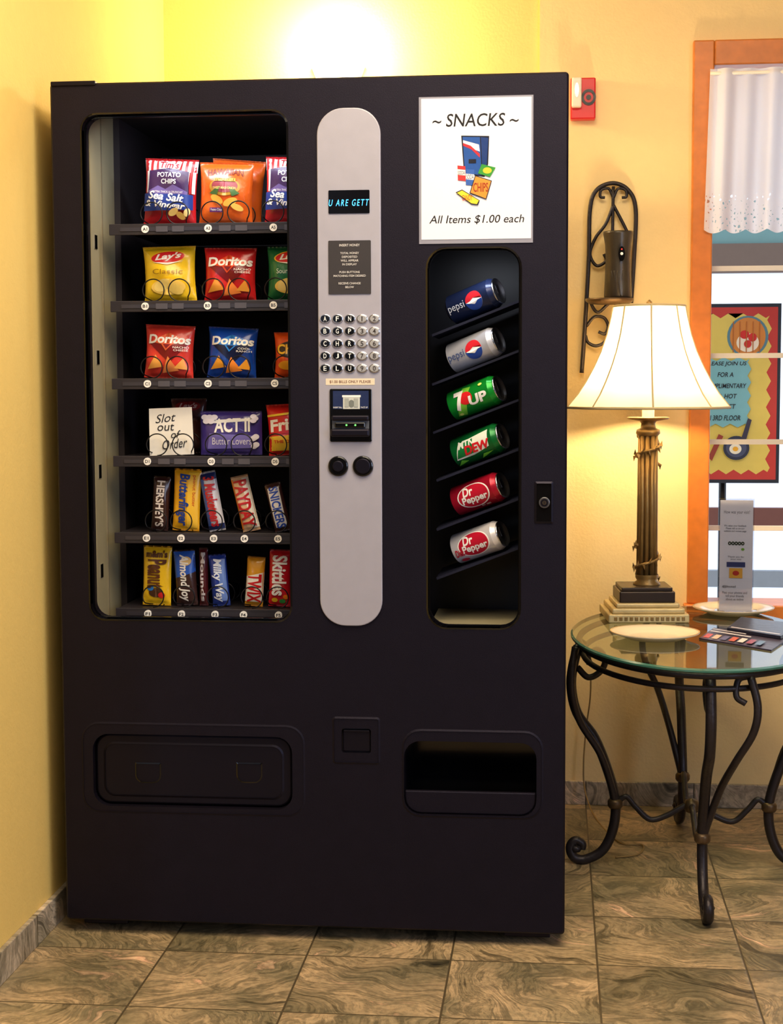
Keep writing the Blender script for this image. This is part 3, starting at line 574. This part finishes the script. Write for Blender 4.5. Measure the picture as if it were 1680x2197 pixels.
# ------------------------------------------------------------------ fire alarm
b=B(); q=R(1224,167,1278,256,D-.03); redp=mat("red_alarm_plastic",(206,30,34),.35)
b.box(q[0],q[1],D-.035,D,q[2],q[3],redp,.004); x0,x1,z0,z1=q
b.ring(*[[(x0+.72*(x1-x0)+r*cos(2*pi*i/24),z0+.52*(z1-z0)+r*1.1*sin(2*pi*i/24)) for i in range(24)] for r in (.02,.013)],D-.037,D-.03,ink)
b.disc(x0+.72*(x1-x0),z0+.52*(z1-z0),D-.037,D-.03,.007,ink)
b.box(x0+.003,x0+.03,D-.055,D-.034,z0+.03,z1-.002,mat("strobe_lens",(235,225,205),.2),.004); b.disc(x0+.017,z0+.075,D-.058,D-.05,.006,chrome,rz=.02)
b.obj("fire_alarm",label="red wall fire alarm with clear strobe",cat="fire alarm")
# ------------------------------------------------------------------ wall uplight behind machine
x,z=S(716,150,1.1)
WLt=empty("wall_uplight",(x,D-.02,z-.12),"glowing frosted wall uplight above the vending machine","wall lamp")
b=B(); gw=mat("glowing_frosted_glass",(255,240,200),.5,em=10,emc=(255,232,180))
b.lathe([(.03,-.10),(.05,-.04),(.075,.025)],(x,D+.01,z),gw,24,pi,2*pi); b.obj("lamp_shade",WLt)
b=B(); b.box(x-.04,x+.04,D-.01,D+.01,z-.1,z-.03,chrome,.003); b.obj("wall_bracket",WLt)
def light(name,t,loc,p,c,size=.1,rot=None,sy=None):
    l=bpy.data.lights.new(name,t); l.energy=p; l.color=c
    if t=='AREA':
        l.size=size
        if sy: l.shape='RECTANGLE'; l.size_y=sy
    else: l.shadow_soft_size=size
    o=bpy.data.objects.new(name,l); COL.objects.link(o); o.location=loc
    if rot:o.rotation_euler=rot
    return o
light("uplight_bulb",'POINT',(x,D-.12,z+.05),21,(1,.80,.46),.05)
# ------------------------------------------------------------------ sconce
b=B(); ys=D-.02
def SP3(pts,Y=ys,n=8): return arc([(S(px,py,Y)[0],Y,S(px,py,Y)[1]) for px,py in pts],n)
SC=empty("wall_sconce",(S(1310,800,ys)[0],ys,S(1310,800,ys)[1]),"black wrought iron wall sconce shelf holding an air freshener","wall sconce")
b.tube(SP3([(1248,800),(1255,700),(1263,560),(1266,450),(1280,408),(1315,393),(1348,408),(1364,450),(1360,560),(1354,650)]),.006,iron)
b.tube(SP3([(1308,640),(1312,590),(1316,400)]),.0045,iron)
b.tube(SP3([(1316,440),(1300,480),(1278,510),(1266,545),(1280,570),(1300,560),(1296,545)]),.0045,iron)
b.tube(SP3([(1316,440),(1332,470),(1352,510)]),.0045,iron)
b.tube(SP3([(1316,425),(1306,405),(1290,408),(1288,422),(1298,424)]),.004,iron); b.tube(SP3([(1316,425),(1326,405),(1342,408),(1344,422),(1334,424)]),.004,iron)
b.tube(SP3([(1258,700),(1275,680),(1296,682),(1305,700),(1298,716),(1284,712)]),.0045,iron)
b.tube(SP3([(1305,700),(1300,730),(1280,742),(1262,735),(1256,720)]),.0045,iron)
b.tube(SP3([(1262,640),(1282,670),(1310,650),(1340,660)]),.0045,iron)
b.obj("iron_frame",SC)
b=B(); xc=S(1308,640,D-.09)[0]; zc=S(1308,645,D-.09)[1]
b.lathe([(.001,-.008),(.055,-.008),(.066,.0),(.066,.006),(.055,.003),(.001,.003)],(xc,D-.078,zc),ironb,28); b.obj("sconce_shelf",SC)
xc=S(1326,640,D-.09)[0]
b=B(); bt=mat("black_bronze_ceramic",(62,56,48),.3,metal=.4,bump=.2,bs=80)
b.lathe([(.001,0),(.036,0),(.038,.01),(.036,.06),(.034,.11),(.036,.15),(.041,.178),(.041,.184),(.034,.184),(.03,.17),(.001,.168)],(xc,D-.078,zc+.004),bt,32)
b.disc(xc+.008,zc+.125,D-.078-.042,D-.07,.009,blackg,24,rz=.02); b.disc(xc+.008,zc+.125,D-.122,D-.119,.004,white,16); b.disc(xc+.008,zc+.137,D-.1215,D-.119,.0018,mat("red_led",(255,40,30),.5,em=3),10)
for k in range(4):
    b.tube([(xc-.02+.011*k+.004*sin(t*3+k),D-.078-sqrt(max(.0001,.0365**2-(-.02+.011*k)**2)),zc+.01+.07*t) for t in [i/8 for i in range(9)]],.0016,bt,5)
b.obj("air_freshener_dispenser",label="black bronze vase-shaped air freshener on the sconce shelf",cat="air freshener")
# ------------------------------------------------------------------ table
tx,ty,tz=1.41,.61,.588; A_,B_=.302,.5
TB=empty("side_table",(tx,ty,0),"oval glass-topped side table with scrolled wrought iron legs","side table")
b=B(); tg=bpy.data.materials.new("table_glass"); tg.use_nodes=True
N=tg.node_tree.nodes;L=tg.node_tree.links
tr=N.new('ShaderNodeBsdfTransparent'); tr.inputs[0].default_value=lin((200,222,212)); gg=N.new('ShaderNodeBsdfGlossy'); gg.inputs['Roughness'].default_value=.03; fz=N.new('ShaderNodeFresnel'); fz.inputs[0].default_value=1.7; mxs=N.new('ShaderNodeMixShader')
L.new(fz.outputs[0],mxs.inputs[0]); L.new(tr.outputs[0],mxs.inputs[1]); L.new(gg.outputs[0],mxs.inputs[2]); L.new(mxs.outputs[0],N['Material Output'].inputs[0])
ge=mat("glass_edge_green",(60,110,96),.08,spec=.8)
n=72; E=lambda k,s=1:(tx+A_*s*cos(2*pi*k/n),ty+B_*s*sin(2*pi*k/n))
vs=[(*E(k,.985),tz) for k in range(n)]+[(*E(k),tz-.003) for k in range(n)]+[(*E(k),tz-.007) for k in range(n)]+[(*E(k,.985),tz-.01) for k in range(n)]
b.add(vs,[tuple(range(n))],tg); 
for q_,m_ in ((0,ge),(1,ge),(2,ge)): b.add(vs[q_*n:(q_+2)*n],[(k,(k+1)%n,n+(k+1)%n,n+k) for k in range(n)],m_,True)
b.obj("glass_top",TB)
b=B()
for s_,z_,r_w in ((.93,tz-.02,.008),(.90,tz-.052,.007)):
    b.tube([(*E(k,s_),z_) for k in range(n)],r_w,iron,8,True)
b.obj("iron_rim",TB)
prof=[(.90,tz-.02),(.96,.535),(1.0,.46),(.95,.385),(.80,.32),(.68,.228),(.627,.157),(.647,.091),(.73,.037),(.87,.009),(.965,.016),(1.0,.042),(.96,.06),(.90,.052),(.90,.038)]
curl=[(.95,.50),(.86,.475),(.76,.49),(.72,.52),(.78,.545),(.86,.53),(.85,.508)]
for dx,dy in ((-1,0),(0,-1),(1,0),(0,1)):
    b=B()
    def P3(rho,z,t=0): 
        return (tx+dx*rho*.30-dy*t,ty+dy*rho*.455+dx*t,z)
    pth=arc([P3(r,max(z,.0125)) for r,z in prof],6); nP=len(pth); b.tube(pth,[.0125 if i<nP*.75 else .0125-.004*(i/nP-.75)*4 for i in range(nP)],iron,10)
    b.tube(arc([P3(.97,.565,.085),(P3(1.0,.5,.1)),P3(.99,.44,.092),P3(.92,.37,.06),P3(.76,.29,.035),P3(.66,.2,.012),P3(.63,.15,.0)],6),.009,iron,8)
    b.tube(arc([P3(.97,.565,.085),P3(.96,.555,.06),P3(.98,.52,.055),P3(.99,.505,.075)],6),.007,iron,8)
    b.tube(arc([P3(r,z) for r,z in curl],6),.008,iron,8)
    c=Vector(P3(.63,.157)); b.tube([c-Vector((0,0,.012)),c-Vector((0,0,.006)),c+Vector((0,0,.006)),c+Vector((0,0,.012))],[.015,.019,.019,.015],ironb,12)
    b.lathe([(.001,-.008),(.012,-.008),(.016,0),(.012,.008),(.001,.008)],(P3(.955,.04)[0],P3(.955,.04)[1],.04),iron,12)
    b.obj("table_leg",TB)
b=B()
for dx,dy in ((-1,0),(0,-1),(1,0),(0,1)):
    Q=lambda r,z:(tx+dx*r*.30,ty+dy*r*.455,z)
    b.tube(arc([Q(.62,.157),Q(.54,.175),Q(.46,.15),Q(.34,.118),Q(.2,.13),Q(.06,.155),Q(0,.155)],6),.0075,iron,8)
b.lathe([(.001,-.02),(.016,-.014),(.02,0),(.016,.014),(.001,.02)],(tx,ty,.155),ironb,16)
b.obj("stretcher",TB)
# ------------------------------------------------------------------ table lamp
lx,ly=S(1388,1200,.88)[0],.88
LP=empty("table_lamp",(lx,ly,tz),"brass fluted column table lamp with cream bell shade","table lamp")
gold=mat("antique_gold",(150,120,72),.4,metal=.6,bump=.3,bs=90,var=.3); goldl=mat("pale_gold",(205,185,135),.45,metal=.3,bump=.3,bs=150,var=.2); dkb=mat("dark_bronze",(48,36,30),.35,metal=.4)
zpx=lambda py:S(1385,py,ly)[1]
b=B(); b.M=Matrix.Translation((lx-.008,ly,0))@Matrix.Rotation(radians(5),4,'Z')
b.box(-.104,.104,-.104,.104,tz,tz+.022,goldl,.003); b.box(-.094,.094,-.094,.094,tz+.022,tz+.036,goldl,.004); b.box(-.082,.082,-.082,.082,tz+.036,tz+.048,goldl,.004)
for i in range(14):
    for s_ in (-1,1):
        b.box(-.09+i*.0134,-.082+i*.0134,s_*.104-.002,s_*.104+.002,tz+.006,tz+.016,gold,.001)
b.box(-.072,.072,-.072,.072,tz+.048,zpx(1262),dkb,.003); b.box(-.066,.066,-.066,.066,zpx(1262),zpx(1254),dkb,.002)
b.obj("lamp_base",LP)
b=B(); z0,z1=zpx(1256),zpx(925)
b.lathe([(.001,0),(.034,0),(.036,.006),(.026,.014),(.03,.022),(.03,.03)],(lx,ly,z0),gold,28)
for k in range(10):
    a=2*pi*k/10+.2; b.tube([(lx+.022*cos(a),ly+.022*sin(a),z0+.02),(lx+.020*cos(a),ly+.020*sin(a),z1-.01)],.0066,gold,10)
b.lathe([(.017,0),(.016,z1-z0)],(lx,ly,z0),dkb,16)
b.lathe([(.026,-.012),(.032,-.006),(.03,.004),(.02,.008),(.018,.02),(.022,.026),(.052,.031),(.056,.036),(.05,.037),(.001,.036)],(lx,ly,z1),gold,32)
b.obj("lamp_column",LP)
for za,zb_,n_ in ((z0+.02,z0+.11,1.6),(z1-.09,z1-.015,1.4)):
    b=B()
    P=[(lx+.031*cos(2*pi*n_*t),ly+.031*sin(2*pi*n_*t),za+(zb_-za)*t) for t in [i/60 for i in range(61)]]
    b.tube(P,.004,gold,6)
    for i in range(2,60,3):
        p=Vector(P[i]); dr=Vector((p.x-lx,p.y-ly,0)).normalized(); s_=Vector((-dr.y,dr.x,0)); sg=1 if i%2 else -1
        b.add([p-s_*.005,p+dr*.005+Vector((0,0,.015*sg))+s_*.006,p+s_*.005,p+dr*.008],[(0,1,3),(1,2,3),(0,1,2),(0,2,3)],gold)
    b.obj("vine_ornament",LP)
b=B(); so=mat("glowing_ivory_socket",(245,235,205),.4,em=.6,emc=(255,225,160)); b.lathe([(.016,0),(.016,.06),(.014,.065),(.001,.065)],(lx,ly,z1+.036),so,20); b.obj("lamp_socket",LP)  # socket's own emission stands in for bulb light falling on it
zs0,zs1=zpx(874),zpx(657)
b=B(); hs_=zs1-zs0
for s_ in (-1,1):
    b.tube(arc([(lx,ly,z1+.09),(lx+s_*.055,ly,z1+.15),(lx+s_*.05,ly,zs1-.06),(lx,ly,zs1-.006)],6),.002,gold,6)
b.obj("lamp_harp",LP)
b=B(); b.lathe([(.001,-.004),(.012,-.004),(.012,0),(.005,.002),(.008,.007),(.007,.012),(.001,.017)],(lx,ly,zs1),gold,16); b.obj("finial",LP)
sh=bpy.data.materials.new("cream_shade_fabric"); sh.use_nodes=True; N=sh.node_tree.nodes; L=sh.node_tree.links; pb=N['Principled BSDF']; pb.inputs['Base Color'].default_value=lin((250,240,214)); pb.inputs['Roughness'].default_value=.8
tl=N.new('ShaderNodeBsdfTranslucent'); tl.inputs[0].default_value=lin((250,238,208)); mxs=N.new('ShaderNodeMixShader'); mxs.inputs[0].default_value=.38; L.new(pb.outputs[0],mxs.inputs[1]); L.new(tl.outputs[0],mxs.inputs[2]); L.new(mxs.outputs[0],N['Material Output'].inputs[0])
wv=N.new('ShaderNodeTexNoise'); wv.inputs['Scale'].default_value=300; bp=N.new('ShaderNodeBump'); bp.inputs['Strength'].default_value=.1; L.new(wv.outputs[0],bp.inputs['Height']); L.new(bp.outputs[0],pb.inputs['Normal'])
b=B(); pr=[(.21,0),(.2,.012),(.181,.035),(.16,.068),(.14,.105),(.122,.145),(.107,.19),(.097,.235),(.092,hs_)]
fl=lambda a,z:1-.045*(1-z/hs_)*abs(sin(a*4))**2
b.lathe(pr,(lx,ly,zs0),sh,96,sq=fl)
b.obj("lamp_shade",LP)
b=B(); trim=mat("shade_trim",(222,198,148),.7)
b.tube([(lx+.21*fl(2*pi*k/96,0)*cos(2*pi*k/96),ly+.21*fl(2*pi*k/96,0)*sin(2*pi*k/96),zs0) for k in range(96)],.0035,trim,6,True)
b.tube([(lx+.092*cos(2*pi*k/48),ly+.092*sin(2*pi*k/48),zs1) for k in range(48)],.003,trim,6,True)
for k in range(8):
    a=pi*k/4; b.tube([(lx+(r+.0008)*cos(a),ly+(r+.0008)*sin(a),zs0+z) for r,z in pr],.0024,trim,5)
b.obj("shade_trim",LP)
light("table_lamp_bulb",'POINT',(lx,ly,zs0+.11),17,(1,.76,.45),.035)
b=B(); cord=mat("tan_cord",(150,120,70),.5)
pts=[]
for px,py,Y in ((1268,1450,1.12),(1266,1500,1.13),(1258,1560,1.14),(1252,1640,1.14),(1256,1700,1.12)): q_=S(px,py,Y); pts.append((q_[0],Y,q_[1]))
for px,py in ((1280,1760),(1330,1810),(1378,1815),(1370,1835),(1320,1842)): f_=floorpt(px,py); pts.append((f_.x,f_.y,.003))
b.tube(arc(pts,8),.0022,cord,6); b.obj("power_cord",label="thin tan lamp cord hanging to the slate floor",cat="power cord")
# ------------------------------------------------------------------ plates
cer=mat("cream_ceramic",(240,222,190),.18,var=.02)
def plate(px,py,label):
    rr_=d_+r2*((px-CX)/F)-u2*((py-CY)/F); t=(tz-CAM.z)/rr_.z; p=CAM+rr_*t
    b=B(); b.lathe([(.001,.004),(.06,.004),(.068,.006),(.085,.013),(.105,.018),(.108,.0175),(.106,.015),(.085,.008),(.065,0),(.001,0)],(p.x,p.y,tz+.0005),cer,56)
    b.lathe([(.1045,.0188),(.1075,.0188)],(p.x,p.y,tz+.0005),C(190,150,90),56)
    b.obj("plate",label=label,cat="plate",group="cream plates on the side table"); return p
plate(1405,1370,"empty cream ceramic plate on the glass table")
p2=plate(1573,1316,"cream ceramic plate under the acrylic card holder")
b=B(); acr=glassmat("acrylic",.05,(248,248,250)); b.M=Matrix.Translation((p2.x+.005,p2.y-.01,tz+.0055))@Matrix.Rotation(radians(-8),4,'Z')
hh=.305; b.box(-.046,.046,-.02,-.017,.0,hh,acr); b.box(-.046,.046,-.0135,-.0105,.0,hh,acr); b.box(-.055,.055,-.05,.04,-.0,.003,acr)
HD=b.obj("card_holder",label="clear acrylic stand holding a white feedback card",cat="card holder")
b=B(); b.M=Matrix.Translation((p2.x+.005,p2.y-.01,tz+.0055))@Matrix.Rotation(radians(-8),4,'Z')
b.box(-.043,.043,-.0165,-.014,.004,hh-.004,mat("card_stock",(244,240,240),.5,var=.01))
gy=C(110,106,112)
decals(b,lambda u,v,e:(-.043+u*.086,-.0165-e,.004+v*(hh-.008)),[('text',"How was your visit?",.12,.9,.87,.91,gy),('text',"We value your feedback\nPlease tell us on our\nwebsite and review page",.12,.8,.71,.78,C(90,90,96)),('text',"ooooo",.25,.75,.595,.63,C(50,60,40),{'b':.05}),('ell',.7,.56,.05,.012,C(120,170,60)),('text',"Thank you for\nyour stay",.25,.75,.46,.5,gy),('rect',.22,.78,.40,.445,C(50,60,110)),('rect',.3,.7,.30,.39,C(225,170,60)),('ell',.5,.345,.1,.022,C(190,50,40)),('text',"@hotel",.1,.5,.21,.235,ink),('text',"Post your photos and\ntell your friends\nabout us online",.1,.85,.1,.18,gy)],eps=.0003)
b.obj("feedback_card",HD)
def tp(px,py,z=tz):
    rr_=d_+r2*((px-CX)/F)-u2*((py-CY)/F); return CAM+rr_*((z-CAM.z)/rr_.z)
def slab(pxs,z0,z1,m,name,label,extra=None):
    P=[tp(*a) for a in pxs]; b=B(); n=len(P)
    b.add([(p.x,p.y,z0) for p in P]+[(p.x,p.y,z1) for p in P],[tuple(range(n)),tuple(range(n,2*n))]+[(i,(i+1)%n,n+(i+1)%n,n+i) for i in range(n)],m)
    if extra:
        fn=lambda u,v,e:tuple((P[0]*(1-u)*(1-v)+P[1]*u*(1-v)+P[2]*u*v+P[3]*(1-u)*v).xy)+(z1+e,)
        decals(b,fn,extra)
    return b.obj(name,label=label,cat="brochure")
slab([(1500,1372),(1655,1398),(1690,1374),(1532,1350)],tz+.0005,tz+.004,C(60,50,66),"brochure","open glossy brochure with red and orange pictures on the table",[('rect',.03+.12*i,.11+.12*i,.1,.45,c) for i,c in enumerate((C(190,60,50),C(220,180,140),C(90,90,130),C(200,90,60),C(230,220,210),C(150,50,60),C(80,110,140)))]+[('rect',.04,.6,.55,.62,C(220,215,215)),('rect',.04,.5,.72,.77,C(220,215,215))])
slab([(1560,1358),(1675,1376),(1720,1350),(1590,1334)],tz+.0055,tz+.013,C(40,40,54),"magazine","dark covered folded magazine on the table",[('rect',.05,.95,.06,.12,C(200,195,205))])
# ------------------------------------------------------------------ curtain
cu=bpy.data.materials.new("sheer_white_cotton"); cu.use_nodes=True; N=cu.node_tree.nodes; L=cu.node_tree.links; pb=N['Principled BSDF']; pb.inputs['Base Color'].default_value=lin((248,245,250)); pb.inputs['Roughness'].default_value=.9
tl=N.new('ShaderNodeBsdfTranslucent'); tl.inputs[0].default_value=lin((240,242,252)); mxs=N.new('ShaderNodeMixShader'); mxs.inputs[0].default_value=.4; L.new(pb.outputs[0],mxs.inputs[1]); L.new(tl.outputs[0],mxs.inputs[2])
vo=N.new('ShaderNodeTexVoronoi'); vo.inputs['Scale'].default_value=85; vo.feature='DISTANCE_TO_EDGE'; tcc=N.new('ShaderNodeTexCoord'); L.new(tcc.outputs['Object'],vo.inputs['Vector'])
ss=N.new('ShaderNodeSeparateXYZ'); L.new(tcc.outputs['Object'],ss.inputs[0])
m1=N.new('ShaderNodeMath'); m1.operation='LESS_THAN'; m1.inputs[1].default_value=.11; L.new(ss.outputs['Z'],m1.inputs[0])
m2=N.new('ShaderNodeMath'); m2.operation='GREATER_THAN'; m2.inputs[1].default_value=.3; L.new(vo.outputs['Distance'],m2.inputs[0])
m3=N.new('ShaderNodeMath'); m3.operation='MULTIPLY'; L.new(m1.outputs[0],m3.inputs[0]); L.new(m2.outputs[0],m3.inputs[1])
m4=N.new('ShaderNodeMath'); m4.operation='MULTIPLY'; L.new(m3.outputs[0],m4.inputs[0]); m4.inputs[1].default_value=.8
trn=N.new('ShaderNodeBsdfTransparent'); mx2=N.new('ShaderNodeMixShader'); L.new(m4.outputs[0],mx2.inputs[0]); L.new(mxs.outputs[0],mx2.inputs[1]); L.new(trn.outputs[0],mx2.inputs[2]); L.new(mx2.outputs[0],N['Material Output'].inputs[0])
yc=D-.04; cx0=S(1524,150,yc)[0]; cx1=cx0+.9; cz1=S(1600,146,yc)[1]; cz0=S(1600,492,yc)[1]
CU=empty("curtain",(cx0+.45,yc,cz0),"short white gathered valance with scalloped lace hem","curtain")
b=B(); nx,nz=220,30; vs=[];fs=[]
for j in range(nz+1):
    v=j/nz
    for i in range(nx+1):
        u=i/nx; X=cx0-.012*(1-v)+u*(cx1-cx0); zbot=cz0-.010*abs(sin(u*pi*16))
        y=yc+.012*sin(u*85+1.2*sin(u*9))*(.6+.4*(1-v))+.005*sin(u*37+3)
        vs.append((X,y,zbot+v*(cz1-zbot)))
for j in range(nz):
    for i in range(nx): fs.append((j*(nx+1)+i,j*(nx+1)+i+1,(j+1)*(nx+1)+i+1,(j+1)*(nx+1)+i))
b.add(vs,fs,cu,True); b.obj("valance",CU)
b=B(); z=S(1600,156,yc)[1]; b.tube([(cx0-.0,yc,z),(cx1+.02,yc,z)],.005,mat("white_rod",(235,230,225),.3),10); b.obj("curtain_rod",CU)
# ------------------------------------------------------------------ poster outside on easel
YQ=D+.62
q=R(1436,652,1673,1036,YQ); fn=planar(*q,YQ-.0102)
ps=empty("poster_stand",((q[0]+q[1])/2,YQ,-.3),"framed breakfast poster with waffle picture on a black stand","poster")
b=B(); b.box(*q[:2],YQ-.01,YQ+.01,*q[2:],mat("dark_frame",(34,44,62),.4,em=.02)); 
pw,ph_=237.,384.
def s2(px,py): return ((px-1436)/pw,(1036-py)/ph_)
def pe(m_,px,py,rx,ry,ro=0): a=s2(px,py); return ('ell',a[0],a[1],rx/pw,ry/ph_,m_,ro)
def wavy(x0,y0,x1,y1,nx_,ny_,a_):
    P=[]
    for i in range(nx_*4): t=i/(nx_*4); P.append((x0+(x1-x0)*t,y1+a_*sin(t*nx_*2*pi)))
    for i in range(ny_*4): t=i/(ny_*4); P.append((x1+a_*sin(t*ny_*2*pi),y1+(y0-y1)*t))
    for i in range(nx_*4): t=i/(nx_*4); P.append((x1+(x0-x1)*t,y0+a_*sin(t*nx_*2*pi)))
    for i in range(ny_*4): t=i/(ny_*4); P.append((x0+a_*sin(t*ny_*2*pi),y0+(y1-y0)*t))
    return [s2(*p) for p in P]
E_=lambda r,g,b_:mat("print_%d_%d_%d"%(r,g,b_),(r,g,b_),.5)
tk=E_(20,24,40)
def ptx(s,x0,x1,y0,y1): return ('text',s,s2(x0,0)[0],s2(x1,0)[0],s2(0,y1)[1],s2(0,y0)[1],tk,{'sh':.2,'b':.015})
it=[('rect',.03,.97,.02,.98,E_(196,60,60)),('poly',wavy(1455,678,1648,1012,6,9,5),E_(226,208,110)),
 pe(E_(90,140,170),1602,722,44,44),pe(E_(214,140,66),1602,722,38,40),pe(E_(250,244,238),1602,735,24,20),pe(E_(210,40,40),1595,718,10,9),pe(E_(210,40,40),1612,724,9,9),pe(E_(210,40,40),1602,738,8,8)]
it+=[('rect',s2(1570+i*14,0)[0],s2(1572+i*14,0)[0],s2(0,756)[1],s2(0,690)[1],E_(180,105,45)) for i in range(5)]
it+=[('poly',wavy(1480,770,1606,912,4,5,4),E_(120,186,212)),
 ptx("PLEASE JOIN US",1512,1600,775,786),ptx("FOR A",1538,1572,798,808),ptx("COMPLIMENTARY",1510,1600,822,832),ptx("FULL HOT",1523,1580,844,854),ptx("BREAKFAST",1510,1578,866,876),ptx("ON 3RD FLOOR",1508,1588,890,901),
 ('poly',[s2(1520,980),(s2(1528,988)),s2(1552,935),s2(1542,930)],E_(150,60,50)),pe(E_(40,48,80),1580,960,28,26),pe(E_(70,80,120),1580,960,22,20),('poly',[s2(1590,940),s2(1600,945),s2(1612,900),s2(1604,896)],E_(50,50,80)),pe(E_(240,240,235),1578,962,13,11),pe(E_(240,180,50),1578,962,6,5)]
decals(b,fn,it,eps=.0006)
b.obj("poster_board",ps)
b=B(); xs_=(q[0]+q[1])/2; b.tube([(xs_+.0,YQ+.02,q[2]+.1),(xs_+.0,YQ+.02,-.29)],.012,ink,10); b.box(xs_-.16,xs_+.16,YQ-.13,YQ+.17,-.3,-.285,ink); b.obj("stand_post",ps)
# ------------------------------------------------------------------ lights
light("ceiling_fill",'AREA',(1.2,-1.6,ZC-.03),80,(1,.84,.62),1.8)  # unseen warm fill added for the room's ambient light
light("ceiling_fill_front",'AREA',(.9,-.7,ZC-.03),18,(1,.80,.50),.5)  # smaller unseen warm fill, added nearer the machine
light("side_cool_fill",'AREA',(3.3,-2.6,1.5),56,(.62,.74,1),1.6,(radians(90),0,radians(75)))  # added cool fill; the right wall has no window
light("snack_fill",'AREA',(.36,.07,1.76),1.0,(.85,.9,1),.4,(radians(20),0,0),.02)  # added fill inside the cabinet to light the snacks
light("drink_fill",'AREA',(.93,.05,1.47),.3,(.85,.9,1),.15,(radians(15),0,0),.02)  # added fill to brighten the cans
w=bpy.data.worlds.new("world"); scene.world=w; w.use_nodes=True
bg=w.node_tree.nodes['Background']; bg.inputs[0].default_value=(.78,.88,1,1); bg.inputs[1].default_value=1.3
scene.view_settings.view_transform='Standard'; scene.view_settings.look='None'; scene.view_settings.exposure=0
